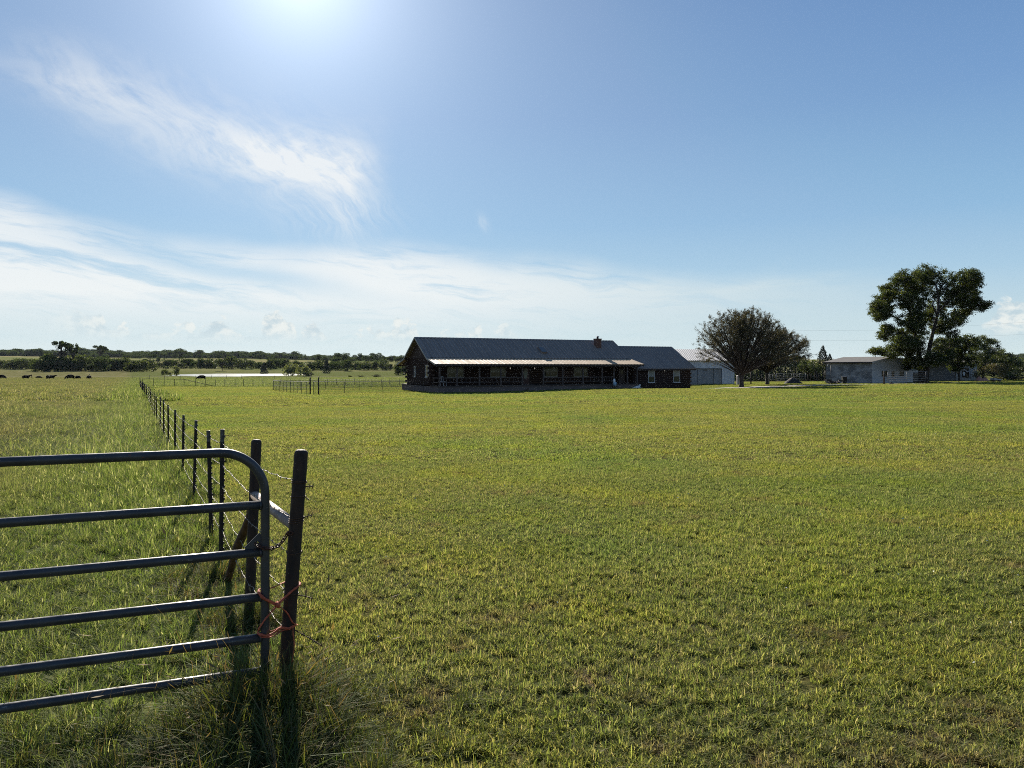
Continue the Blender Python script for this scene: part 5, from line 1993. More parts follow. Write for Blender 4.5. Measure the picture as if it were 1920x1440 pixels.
def cottonwood():
    rng = np.random.default_rng(21)
    D = 104.0
    x, y, z = along(1733, D)
    root = empty('cottonwood_tree', (x, y, z), 0, 'tallest tree, broad dark green cottonwood with sky gaps rising over the sheds', 'tree')
    k = D / F / 4.923

    def P(px, py, yy=0.0):
        return Vector(((px - 1000) * k, yy, (1215 - py) * k))
    blobs = [(1085, 190, 75, 80), (1080, 260, 110, 100), (1180, 230, 90, 85), (1240, 290, 110, 110), (1330, 260, 75, 75), (1340, 350, 140, 115), (1445, 290, 80, 70), (1450, 400, 95, 110),
             (1300, 460, 150, 75), (1430, 500, 95, 55), (1500, 500, 45, 30), (1200, 390, 95, 95), (1210, 500, 90, 60),
             (850, 255, 130, 75), (755, 255, 62, 52), (960, 290, 110, 100), (740, 330, 50, 40), (850, 350, 150, 80), (700, 410, 85, 52), (790, 440, 120, 70), (960, 420, 95, 95), (640, 395, 30, 28), (890, 490, 120, 70),
             (535, 500, 60, 42), (600, 545, 105, 60), (700, 520, 95, 55), (545, 590, 55, 34), (630, 610, 60, 30), (690, 575, 70, 40),
             (705, 645, 42, 48), (665, 715, 42, 48), (640, 760, 30, 40), (850, 600, 60, 55), (830, 680, 75, 70), (930, 600, 75, 85), (930, 700, 90, 60), (760, 760, 105, 75), (880, 790, 130, 85),
             (1090, 620, 95, 60), (1180, 640, 100, 75), (1255, 690, 80, 60), (1190, 745, 75, 55), (1320, 640, 40, 40), (1390, 560, 55, 40), (1440, 560, 30, 30), (1100, 560, 55, 35), (1290, 590, 45, 30),
             (695, 850, 90, 65), (640, 925, 105, 50), (560, 925, 55, 38), (760, 930, 100, 55), (800, 870, 95, 60), (880, 900, 95, 75), (960, 860, 80, 90), (1010, 770, 60, 60),
             (1120, 850, 90, 52), (1230, 850, 95, 55), (1180, 920, 90, 50), (960, 990, 90, 70), (1060, 960, 75, 60), (900, 1040, 75, 50), (1000, 1050, 90, 45), (1120, 1000, 60, 50), (830, 1000, 50, 40), (1280, 900, 70, 50)]
    gaps = [(1085, 430, 34, 60), (1035, 530, 48, 48), (790, 548, 34, 26), (735, 655, 40, 42), (1000, 690, 52, 52), (1120, 785, 40, 32), (1290, 575, 40, 30), (1180, 560, 45, 22), (960, 800, 22, 30), (1090, 880, 24, 30), (890, 560, 20, 24)]
    stems = [[(985, 1225, 0.0), (968, 1050, .1), (955, 900, .2), (930, 760, .5), (895, 600, .6), (880, 450, .8), (905, 320, .6)],
             [(1010, 1225, 0.0), (1030, 1000, -.1), (1045, 860, -.2), (1075, 730, -.3), (1110, 560, -.5), (1110, 430, -.6), (1090, 300, -.4)],
             [(1110, 570, -.5), (1200, 440, -1.2), (1320, 380, -1.6), (1430, 380, -1.2)], [(1085, 420, -.4), (1060, 500, -.45), (1108, 600, -.4)][::-1],
             [(925, 740, .5), (830, 640, .9), (740, 590, 1.2), (640, 560, 1.4), (560, 540, 1.3)], [(890, 560, .6), (830, 430, 1.2), (770, 330, 1.5)],
             [(1035, 980, -.1), (1110, 925, -.8), (1190, 890, -1.3), (1260, 870, -1.5)], [(960, 930, .2), (860, 900, -.8), (740, 900, -1.4), (620, 930, -1.5)], [(945, 830, .3), (830, 760, 1.2), (740, 770, 1.6)],
             [(1080, 710, -.3), (1180, 680, .8), (1270, 660, 1.5), (1350, 620, 1.7)], [(1110, 480, -.5), (1180, 330, .8), (1260, 260, 1.4)]]
    mb = MB()
    nodes = []
    for i, st in enumerate(stems):
        r0 = (0.36, 0.34)[i] if i < 2 else 0.15
        pts = [P(*s) for s in st]
        rr = np.linspace(r0, 0.10 if i < 2 else 0.045, len(pts))
        if i < 2:
            rr[0] *= 1.35
        mb.tube(pts, rr, 12)
        nodes += pts[2:] if i < 2 else pts[1:]
    C, R = [], []
    for (px, py, rx, ry) in blobs:
        half = 0.55 * max(0, 1 - ((px - 1010) / 620) ** 2) + 0.15
        c = P(px, py, rng.uniform(-1, 1) * 5.2 * half)
        C.append(c)
        R.append((rx * k, (rx + ry) * 0.55 * k + 0.5, ry * k))
        near = min(nodes, key=lambda q: (q - c).length + (2.0 if q.z > c.z else 0))
        limb(mb, near, c, 0.055, 0.015, rng, 6, 0.15, 0.02, 6)
        for _ in range(4):
            e = c + Vector(ell(rng, 1, (0, 0, 0), R[-1], 0.8)[0])
            limb(mb, lerp(near, c, 0.75), e, 0.02, 0.006, rng, 5, 0.15, 0, 5)
    mb.build('trunk', M['bark'], root)
    L, var = [], []
    for c, r in zip(C, R):
        vol = r[0] * r[1] * r[2]
        nsub = int(14 + 22 * vol ** 0.62)
        subs = ell(rng, nsub, c, np.array(r) * rng.uniform(0.96, 1.14), 0.45)
        for sc in subs:
            tone = np.clip(rng.normal(0.42, 0.26), 0, 1)
            n = int(rng.integers(30, 75))
            q = rng.uniform(0.6, 1.15)
            pts = np.asarray(sc) + rng.normal(0, 1, (n, 3)) * np.array([0.25, 0.25, 0.17]) * q
            L.append(pts)
            var.append(np.clip(tone + rng.normal(0, 0.14, n), 0, 1))
    L, var = np.concatenate(L), np.concatenate(var)
    px, py = L[:, 0] / k + 1000, 1215 - L[:, 2] / k
    keep = np.ones(len(L), bool)
    for gx, gy, gw, gh in gaps:
        q = ((px - gx) / gw) ** 2 + ((py - gy) / gh) ** 2
        keep &= (q > 1.0) | (rng.uniform(size=len(L)) < np.clip((q - 0.55) * 0.7, 0, 1))
    L, var = L[keep], var[keep]
    link_mesh('crown', leaves_mesh('crown', L, rng.uniform(0.11, 0.20, len(L)), rng, var), M['leaf_dark'], root)


cottonwood()


def fan_tree(u, D, label, hfork, rx, rz_, seed, nl, lean=0.0, name='round_crowned_tree', gaps=(), leafn=33, mat=None, trunk_r=0.27):
    """short trunk and a fan of many straight rising limbs under a half-round crown"""
    rng = np.random.default_rng(seed)
    x, y, z = along(u, D)
    root = empty(name, (x, y, z), 0, label, 'tree')
    mb = MB()
    mb.tube([(0, 0, -0.3), (0, 0, 0.0), (0.02, 0, 0.25), (0.0, 0.02, hfork * 0.6), (0.03, 0, hfork), (0.03, 0, hfork + 0.4)],
            [trunk_r * 1.5, trunk_r * 1.35, trunk_r * 1.05, trunk_r * 0.95, trunk_r * 1.1, trunk_r * 0.5], 14)
    L, var, S = [], [], []
    for i in range(nl):
        az = rng.uniform(0, 2 * math.pi)
        q = (i + 0.5) / nl
        el = math.radians(7 + 82 * q ** 0.86 + rng.normal(0, 2.5))
        w = 1 + 0.04 * math.sin(3 * az + seed) + rng.normal(0, 0.035)
        ce, se = max(math.cos(el), 0.0) ** 0.80, max(math.sin(el), 0.0) ** 0.78
        tip = Vector((rx * ce * math.cos(az) * w + lean * (0.6 + 0.4 * se), rx * ce * math.sin(az) * w, hfork + rz_ * se * w + 0.25))
        ga = math.degrees(math.atan2(tip.z - hfork, tip.x))
        thin = any(abs(ga - g0) < g1 for g0, g1 in gaps)
        a = Vector((rng.normal(0, 0.08), rng.normal(0, 0.08), hfork * rng.uniform(0.82, 1.1)))
        pts = limb(mb, a, tip, 0.055, 0.010, rng, 8, 0.06, 0.05 if el < 0.8 else 0.01, 6)
        tone = np.clip(rng.normal(0.45, 0.2), 0, 1)
        for j in range(8):                    # side twigs, each with its own leaves
            t = rng.uniform(0.50 + 0.14 * max(0.0, math.sin(el)), 1.02)
            t = min(t, 0.999)
            p = pts[min(int(t * 7), 6)].lerp(pts[min(int(t * 7) + 1, 7)], (t * 7) % 1)
            d = (tip - a).normalized()
            e = p + (d + Vector(rng.normal(0, 0.55, 3))).normalized() * rng.uniform(0.35, 0.95) * (1.25 - 0.5 * t)
            mb.tube([p, e], [0.014, 0.004], 4, False)
            n = int(leafn * rng.uniform(0.5, 1.4) * (0.45 if thin else 1.0))
            tt = rng.uniform(0.25, 1.08, n)[:, None]
            c = np.array(p)[None] * (1 - tt) + np.array(e)[None] * tt + rng.normal(0, 0.085, (n, 3))
            L.append(c)
            var.append(np.clip(tone + rng.normal(0, 0.2, n), 0, 1))
    mb.build('trunk', M['bark'], root)
    L, var = np.concatenate(L), np.concatenate(var)
    link_mesh('crown', leaves_mesh('crown', L, rng.uniform(0.065, 0.11, len(L)), rng, var), mat or M['leaf_brown'], root)
    return root


fan_tree(1390, 91, 'wide half-round brownish tree with a short trunk between the house and the shed', 1.55, 6.0, 7.0, 31, 330, 0.5, gaps=((77, 3),))
fan_tree(1438, 100, 'smaller brownish tree standing just behind the right side of the round tree', 1.7, 5.7, 5.0, 37, 190, 0.9, trunk_r=0.2)


def clump_tree(name, u, D, base_dx, blobs, label, mat, size, dens, seed, trunk=True, bark='bark', group=None, cat='tree', yspread=1.0, feather=0.35, spec=None):
    """trunk, limbs and leaf clumps; blobs are (dx, z, rx, rz) in metres from the foot"""
    rng = np.random.default_rng(seed)
    x, y, z = along(u, D)
    root = empty(name, (x, y, z), 0, label, cat, group)
    mb = MB()
    top = max(b[1] for b in blobs)
    if trunk:
        mb.tube([(base_dx, 0, -0.3), (base_dx * 0.8, 0, top * 0.2), (base_dx * 0.4, 0, top * 0.45)], [0.10 + top * 0.018, 0.07 + top * 0.014, 0.05 + top * 0.008], 8)
    L, var = [], []
    for (dx, zz, rx, rz2) in blobs:
        c = (dx, rng.uniform(-1, 1) * yspread, zz)
        for _ in range(5):
            limb(mb, (base_dx * 0.5, 0, min(zz * 0.5, top * 0.4)), ell(rng, 1, c, (rx, rx, rz2), 0.7)[0], 0.05, 0.008, rng, 6, 0.12, 0.04, 5)
        for sc in ell(rng, int(8 + dens * (rx * rx * rz2) ** 0.66), c, (rx, rx * 0.9, rz2), 0.6):
            n = int(rng.integers(30, 60))
            tone = np.clip(rng.normal(0.45, 0.22), 0, 1)
            L.append(np.asarray(sc) + rng.normal(0, 1, (n, 3)) * np.array([0.62, 0.62, 0.45]) * feather)
            var.append(np.clip(tone + rng.normal(0, 0.13, n), 0, 1))
    mb.build('trunk', M[bark], root)
    L, var = np.concatenate(L), np.concatenate(var)
    L[:, 2] = np.maximum(L[:, 2], 0.03)
    link_mesh('crown', leaves_mesh('crown', L, rng.uniform(0.75, 1.25, len(L)) * size, rng, var), mat, root)
    return root


def cedar(u, D, h, w, label, seed, group=None, n=2600, size=0.16):
    rng = np.random.default_rng(seed)
    x, y, z = along(u, D)
    root = empty('cedar_tree', (x, y, z), 0, label, 'tree', group)
    mb = MB()
    mb.tube([(0, 0, -0.3), (0, 0, h * 0.5), (0, 0, h * 0.97)], [0.12 + h * 0.012, 0.08, 0.015], 8)
    mb.build('trunk', M['bark'], root)
    t = rng.uniform(0, 1, n) ** 0.62
    zz = h * (1 - t)                          # more towards the foot
    a = rng.uniform(0, 2 * math.pi, n)
    lob = 1 + 0.22 * np.sin(a * 5 + zz * 3.1 + seed) + 0.15 * np.sin(zz * 7 + seed)
    r = w / 2 * (t ** 0.8) * lob * rng.uniform(0.35, 1.0, n) ** 0.6
    L = np.stack([r * np.cos(a), r * np.sin(a), np.maximum(zz - r * 0.12, 0.05)], 1)
    link_mesh('crown', leaves_mesh('crown', L, size * rng.uniform(0.7, 1.4, n), rng, np.clip(rng.normal(0.45, 0.2, n), 0, 1)), M['leaf_cedar'], root)
    return root


# dark wood of cedars and brush between the round tree and the shed
for i, (u, D, h, w) in enumerate([(1376, 142, 4.4, 3.6), (1398, 148, 4.8, 4.0), (1418, 140, 4.2, 3.8), (1436, 146, 4.6, 4.2), (1454, 140, 4.4, 4.2), (1473, 147, 4.9, 4.4), (1491, 141, 4.6, 4.4), (1508, 148, 5.0, 4.2), (1524, 139, 3.9, 3.4), (1556, 146, 5.2, 3.6)]):
    ordn = ('leftmost', 'second', 'third', 'fourth', 'fifth', 'sixth', 'seventh', 'eighth', 'ninth', 'tenth')[i]
    cedar(u, D, h, w, ordn + ' from the left in the dark cedar row behind the corral' if i else 'leftmost in the dark cedar row behind the round tree', 50 + i, 'cedar row behind the corral', 2600, 0.2)
cedar(1543, 138, 6.6, 4.2, 'pointed cedar standing tallest just left of the block shed', 71, None, 3400, 0.19)
clump_tree('leafy_sapling', 1515, 132, 0, [(-0.6, 3.2, 1.0, 0.7), (0.8, 2.8, 1.1, 0.8), (0.2, 2.0, 1.0, 0.7), (-1.2, 2.4, 0.8, 0.6)], 'yellow-green leafy sapling in front of the dark cedar row', M['leaf_mid'], 0.17, 9, 81)
clump_tree('leafy_sapling', 1530, 128, 0.2, [(0.0, 2.6, 1.1, 0.9), (0.9, 1.9, 0.8, 0.8)], 'small dull green sapling beside the ladder rack', M['leaf_mid'], 0.15, 9, 82)
clump_tree('tree', 1272, 150, 0, [(-1.5, 4.6, 1.2, 0.7), (0.2, 5.0, 1.3, 0.8), (1.8, 4.8, 1.2, 0.7), (0, 3.5, 2.5, 1.5)], 'dark treetop just showing above the metal barn roof', M['leaf_dark'], 0.22, 8, 83)

# trees and bushes at the right edge
k_ = 118 / F / 4.923


def zb(cx, cy, rx, ry, u0, vb=716):
    return ((cx / 4.923 + 1530 - u0) * 118 / F, (vb - (cy / 4.923 + 470)) * 118 / F, rx * k_, ry * k_)


clump_tree('broad_dark_tree', 1795, 113, 0.3, [zb(a, b, c, d, 1795) for a, b, c, d in ((1300, 880, 90, 70), (1390, 860, 80, 60), (1280, 960, 90, 60), (1370, 950, 100, 70), (1310, 1030, 90, 55), (1400, 1040, 80, 60), (1220, 1010, 50, 40), (1290, 1090, 45, 35))],
           'dark dense tree right of the big cottonwood, half hiding the outbuilding', M['leaf_dark'], 0.20, 13, 91, yspread=1.5)
clump_tree('feathery_tree', 1845, 120, -0.2, [zb(a, b, c, d, 1845) for a, b, c, d in ((1530, 840, 85, 55), (1470, 880, 70, 60), (1600, 880, 80, 55), (1660, 850, 60, 22), (1520, 940, 110, 70), (1610, 970, 90, 70), (1450, 980, 70, 70), (1560, 1050, 110, 70), (1480, 1080, 80, 60), (1640, 1060, 80, 60))],
           'feathery mid-height tree with spiky side twigs at the right edge', M['leaf_mid'], 0.16, 14, 92, yspread=2.0)
clump_tree('dark_bush', 1889, 122, 0, [zb(a, b, c, d, 1889) for a, b, c, d in ((1740, 960, 75, 55), (1800, 1010, 60, 55), (1690, 990, 70, 60), (1760, 1060, 100, 60), (1850, 1080, 50, 50), (1700, 1090, 90, 60), (1830, 1140, 70, 45), (1770, 1150, 100, 45))],
           'dark rounded bush tree closing the right edge of the row', M['leaf_mid'], 0.17, 14, 93, yspread=2.0)
clump_tree('low_bush', 1862, 115, 0, [zb(a, b, c, d, 1862) for a, b, c, d in ((1600, 1110, 70, 45), (1660, 1130, 60, 40), (1540, 1140, 45, 30), (1690, 1090, 50, 40))],
           'low yellow-olive bush in front of the dark bushes', M['leaf_olive'], 0.12, 16, 94, False, cat='bush')
clump_tree('low_bush', 1840, 114, 0, [zb(a, b, c, d, 1840) for a, b, c, d in ((1520, 1165, 45, 25), (1480, 1150, 30, 28))], 'dry tan low bush beside the pink tarps', M['leaf_olive'], 0.10, 16, 95, False, cat='bush')
clump_tree('far_edge_tree', 1921, 150, 0, [(-1.2, 2.4, 1.8, 1.2), (1.2, 2.9, 1.8, 1.4), (3.0, 2.6, 1.5, 1.2)], 'pale green tree cut by the right edge of the view', M['leaf_mid'], 0.2, 10, 96)
clump_tree('low_bush', 1905, 116, 0, [(-1.6, 0.6, 1.2, 0.55), (0.2, 0.7, 1.2, 0.6), (2.0, 0.7, 1.3, 0.6), (-0.8, 0.5, 1.0, 0.5), (3.2, 0.7, 1.2, 0.6)], 'low dark green bush along the foot of the right edge bushes', M['leaf_mid'], 0.14, 16, 97, False, cat='bush')


# ------------------------------------------------------------------ hedgerow trees, far woods
def far_proto(kind, seed):
    """mesh of one whole small far tree: leaf clumps on a trunk (unit height 1)"""
    rng = np.random.default_rng(seed)
    L, sz = [], []
    if kind == 'round':
        cs = [(rng.uniform(-.22, .22), rng.uniform(-.22, .22), rng.uniform(.3, .78), rng.uniform(.18, .27)) for _ in range(9)] + [(0, 0, .5, .34), (0.1, 0, .22, .3), (-.15, .05, .2, .28)]
    elif kind == 'wide':
        cs = [(rng.uniform(-.45, .45), rng.uniform(-.4, .4), rng.uniform(.25, .7), rng.uniform(.2, .28)) for _ in range(11)] + [(0, 0, .45, .42), (-.3, 0, .2, .26), (.3, 0, .2, .26)]
    elif kind == 'cone':
        cs = [(rng.uniform(-.05, .05), rng.uniform(-.05, .05), z, .34 * (1 - z) ** 0.7 + .06) for z in np.linspace(.1, .95, 10)]
    elif kind == 'open':
        cs = []
        for _ in range(20):
            x0 = rng.uniform(-.42, .42)
            cs.append((x0, rng.uniform(-.3, .3), .90 - 1.1 * x0 * x0 - rng.uniform(0, .16), rng.uniform(.06, .11)))
    for (x, y, z, r) in cs:
        n = int(110 if kind != 'open' else 48)
        L.append(ell(rng, n, (x, y, z), (r, r, r * 0.75), 0.6))
    L = np.concatenate(L)
    L[:, 2] = np.maximum(L[:, 2], 0.01)
    var = np.clip(rng.normal(0.45, 0.22, len(L)) + (L[:, 2] - 0.5) * 0.1, 0, 1)
    crown = leaves_mesh('far_crown', L, (0.075 if kind != 'open' else 0.055) * rng.uniform(0.7, 1.4, len(L)), rng, var)
    mb = MB()
    mb.tube([(0, 0, -0.05), (0, 0, 0.3), (0.02, 0, 0.6)], [0.025, 0.018, 0.008], 6)
    if kind == 'open':
        for (x, y, z, r) in cs:
            limb(mb, (0, 0, 0.32 + 0.1 * rng.uniform()), (x, y, z), 0.018, 0.005, rng, 5, 0.12, 0.03, 4)
    return crown, mb.mesh('far_trunk')


PROTO = {}
for kind, n in (('round', 3), ('wide', 3), ('cone', 2), ('open', 2)):
    for i in range(n):
        PROTO[kind, i] = far_proto(kind, 300 + 17 * i + len(kind))
PROTO_SETS = {}


def far_tree(kind, i, u, D, h, wide, matk, label, group, name='hedgerow_tree'):
    x, y, z = along(u, D)
    key = (kind, i, matk)
    if key not in PROTO_SETS:
        c, t = PROTO[kind, i]
        c, t = c.copy(), t.copy()
        c.materials.append(M[matk])
        t.materials.append(M['bark'])
        PROTO_SETS[key] = (c, t)
    c, t = PROTO_SETS[key]
    root = empty(name, (x, y, z - 0.05), random.uniform(0, 6.28), label, 'tree', group)
    root.scale = (h * wide, h * wide, h)
    for nm, me in (('crown', c), ('trunk', t)):
        o = bpy.data.objects.new(nm, me)
        COL.objects.link(o)
        o.parent = root
    return root


ORD = ['first', 'second', 'third', 'fourth', 'fifth', 'sixth', 'seventh', 'eighth', 'ninth', 'tenth', 'eleventh', 'twelfth', 'thirteenth', 'fourteenth', 'fifteenth', 'sixteenth', 'seventeenth', 'eighteenth', 'nineteenth', 'twentieth',
       'twenty-first', 'twenty-second', 'twenty-third', 'twenty-fourth', 'twenty-fifth', 'twenty-sixth', 'twenty-seventh', 'twenty-eighth', 'twenty-ninth', 'thirtieth']


def px_h(D, px):
    return px * D / F


def row(u0, u1, step, D, hpx, where, adj, group, kinds=('round', 'wide'), wide=(1.0, 1.35), mats=('leaf_mid', 'leaf_dark'), dj=18, seed=1):
    rr = random.Random(seed)
    u, i = u0, 0
    while u <= u1:
        kind = rr.choice(kinds)
        d = D + rr.uniform(-dj, dj)
        top = hpx(u) if callable(hpx) else hpx
        h = px_h(d, top) * rr.choice((0.68, 0.85, 0.95, 1.0, 1.05, 1.15, 1.28))
        far_tree(kind, rr.randrange(3 if kind in ('round', 'wide') else 2), u + rr.uniform(-1.5, 1.5), d, h, rr.uniform(*wide), rr.choice(mats),
                 '%s %s tree from left in row %s' % (ORD[i], adj, where), group)
        u += step * rr.uniform(0.8, 1.2)
        i += 1


row(-14, 58, 9, 500, 19, 'left of the tall twin-trunked tree', 'low dark', 'hedgerow left of the tall tree', seed=2)
row(66, 146, 9.0, 428, 30, 'under the tall twin-trunked tree', 'big dark', 'thicket under the tall tree', mats=('leaf_dark', 'leaf_far'), wide=(0.9, 1.2), dj=12, seed=3)
row(152, 222, 10, 440, 29, 'right of the tall twin-trunked tree', 'rounded', 'hedgerow right of the tall tree', mats=('leaf_mid', 'leaf_dark', 'leaf_far'), seed=4)
row(226, 284, 9, 436, 23, 'left of the pond bank', 'bushy', 'hedgerow before the pond bank', seed=5)
row(288, 545, 10.5, 540, 21, 'along the far bank of the pond', 'dim green', 'hedgerow beyond the pond', mats=('leaf_far', 'leaf_mid'), seed=6, dj=25)
row(552, 762, 10.5, 505, 20, 'between the pond and the house', 'mid green', 'hedgerow between the pond and the house', mats=('leaf_mid', 'leaf_far'), seed=7, dj=22)
row(596, 758, 15, 820, 16, 'up the slope left of the house', 'smaller', 'scattered trees up the slope left of the house', mats=('leaf_far',), seed=8, dj=90, wide=(1.1, 1.7))
row(180, 330, 21, 700, 9, 'on the far field above the hedgerow', 'tiny', 'bushes on the far field', mats=('leaf_far', 'leaf_mid'), seed=9, dj=60)
# single trees one can pick out
far_tree('open', 0, 114, 432, px_h(432, 62), 0.72, 'leaf_far', 'tall open-crowned tree leaning left above the dark thicket', None, 'tall_tree')
far_tree('open', 1, 137, 438, px_h(438, 58), 0.50, 'leaf_far', 'tall open-crowned tree right beside the leaning one', None, 'tall_tree')
far_tree('open', 0, 187, 700, px_h(700, 38), 0.85, 'leaf_far', 'pale open-crowned tree standing above the far tree line', None, 'tall_tree')
far_tree('round', 1, 331, 322, px_h(322, 20), 0.85, 'leaf_light', 'pale green willow at the left tip of the pond', None, 'willow')
far_tree('round', 2, 319, 326, px_h(326, 9), 1.0, 'leaf_light', 'small pale shrub left of the willow by the pond', None, 'shrub')
far_tree('wide', 1, 309, 340, px_h(340, 14), 0.9, 'leaf_dark', 'dark round bush left of the pale willow', None, 'bush')
far_tree('open', 1, 417, 478, px_h(478, 24), 0.9, 'leaf_mid', 'lone open tree on the far bank of the pond', None, 'tree')
far_tree('cone', 0, 495, 425, px_h(425, 22), 1.0, 'leaf_cedar', 'dark cedar at the water edge left of the pale trees', None, 'cedar_tree')
far_tree('cone', 1, 612.5, 410, px_h(410, 24), 0.95, 'leaf_cedar', 'dark cedar right of the pale round trees by the pond', None, 'cedar_tree')
far_tree('wide', 0, 541, 318, px_h(318, 28), 0.9, 'leaf_light', 'pale green rounded tree at the right end of the pond, taller of the pair', None, 'willow')
far_tree('wide', 2, 569, 305, px_h(305, 23), 1.05, 'leaf_light', 'pale green rounded tree right of the taller one by the pond', None, 'willow')
far_tree('wide', 1, 578, 300, px_h(300, 11), 1.7, 'leaf_mid', 'low green bush at the foot of the pale pond trees', None, 'bush')
far_tree('round', 0, 748, 330, px_h(330, 25), 0.9, 'leaf_dark', 'dark tree half hidden behind the left end of the house', None, 'tree')
far_tree('round', 2, 757, 345, px_h(345, 18), 1.0, 'leaf_cedar', 'dark bushy tree just left of the house gable', None, 'tree')
for i, (u, h, w) in enumerate(((657, 4, 1.8), (677, 4, 2.6), (705, 6, 2.9))):
    far_tree('wide', i, u, 285, px_h(285, h), w, 'leaf_dark', ('left and smallest', 'middle', 'right and largest')[i] + ' of three low dark brush heaps in the pasture', 'brush heaps in the pasture', 'brush_heap')


def gn_scatter(name, P, rotz, scl, idx, meshes, mats, tilt=None):
    """one object whose points carry instances of a few patch meshes"""
    coll = bpy.data.collections.new(name + '_patches')     # not linked to the scene
    for i, me in enumerate(meshes):
        o = bpy.data.objects.new('%s_patch_%02d' % (name, i), me)
        for mt in mats:
            me.materials.append(mt)
        coll.objects.link(o)
    me = bpy.data.meshes.new(name)
    n = len(P)
    me.vertices.add(n)
    me.vertices.foreach_set('co', np.asarray(P, np.float32).ravel())
    a = me.attributes.new('rot', 'FLOAT_VECTOR', 'POINT')
    r = np.zeros((n, 3), np.float32)
    r[:, 2] = rotz
    if tilt is not None:
        r[:, :2] = tilt
    a.data.foreach_set('vector', r.ravel())
    a = me.attributes.new('scl', 'FLOAT_VECTOR', 'POINT')
    scl = np.asarray(scl, np.float32)
    a.data.foreach_set('vector', (np.repeat(scl[:, None], 3, 1) if scl.ndim == 1 else scl).ravel())
    a = me.attributes.new('idx', 'INT', 'POINT')
    a.data.foreach_set('value', np.asarray(idx, np.int32))
    o = bpy.data.objects.new(name, me)
    COL.objects.link(o)
    ng = bpy.data.node_groups.new(name + '_scatter', 'GeometryNodeTree')
    ng.interface.new_socket('Geometry', in_out='INPUT', socket_type='NodeSocketGeometry')
    ng.interface.new_socket('Geometry', in_out='OUTPUT', socket_type='NodeSocketGeometry')
    N, Lk = ng.nodes, ng.links
    gi, go = N.new('NodeGroupInput'), N.new('NodeGroupOutput')
    ci = N.new('GeometryNodeCollectionInfo')
    ci.inputs['Collection'].default_value = coll
    ci.inputs['Separate Children'].default_value = True
    ci.inputs['Reset Children'].default_value = True
    ip = N.new('GeometryNodeInstanceOnPoints')
    ip.inputs['Pick Instance'].default_value = True

    def attr(nm, typ):
        nd = N.new('GeometryNodeInputNamedAttribute')
        nd.data_type = typ
        nd.inputs['Name'].default_value = nm
        return next(s for s in nd.outputs if s.enabled and s.name == 'Attribute')
    Lk.new(gi.outputs[0], ip.inputs['Points'])
    Lk.new(ci.outputs[0], ip.inputs['Instance'])
    Lk.new(attr('idx', 'INT'), ip.inputs['Instance Index'])
    e = N.new('FunctionNodeEulerToRotation')
    Lk.new(attr('rot', 'FLOAT_VECTOR'), e.inputs[0])
    Lk.new(e.outputs[0], ip.inputs['Rotation'])
    Lk.new(attr('scl', 'FLOAT_VECTOR'), ip.inputs['Scale'])
    Lk.new(ip.outputs[0], go.inputs[0])
    md = o.modifiers.new('scatter', 'NODES')
    md.node_group = ng
    return o


# far woods on the ridges: nobody could count these
def far_woods():
    rng = np.random.default_rng(77)
    P, S = [], []

    def band(u0, u1, D0, D1, n, h0, h1):
        u = rng.uniform(u0, u1, n)
        D = rng.uniform(D0, D1, n)
        x = (u - 960) / F * D
        P.append(np.stack([x, D, hz(x, D) - 0.3], 1))
        h = rng.uniform(h0, h1, n) * (1 + 0.10 * np.sin(u * 0.043) + 0.08 * np.sin(u * 0.17 + 1)) * np.where(rng.uniform(size=n) < 0.06, 1.35, 1.0)
        w = h * rng.uniform(1.1, 1.7, n)
        S.append(np.stack([w, w, h], 1))
    band(-120, 560, 1230, 1500, 900, 9, 14)
    band(-120, 620, 1600, 1900, 500, 9, 14)
    band(480, 800, 1500, 1900, 350, 7, 11)
    band(520, 800, 2500, 3000, 420, 8, 13)
    band(-120, 800, 3300, 3700, 420, 9, 14)
    band(560, 1000, 4500, 5000, 420, 10, 16)
    band(1780, 2100, 420, 700, 120, 5, 9)
    band(1780, 2100, 1200, 1700, 160, 8, 12)
    band(1180, 1500, 600, 900, 120, 6, 9)
    band(140, 560, 980, 1090, 26, 5, 8)
    P_, S_ = np.concatenate(P), np.concatenate(S)
    meshes = []
    for i in range(6):
        c, _ = far_proto(('round', 'wide')[i % 2], 500 + i)
        meshes.append(c)
    o = gn_scatter('far_woods', P_, rng.uniform(0, 6.28, len(P_)), S_, rng.integers(0, 6, len(P_)), meshes, [M['leaf_far']])
    tag(o, 'dim continuous woods along the low far ridges', 'woods', kind='stuff')


far_woods()


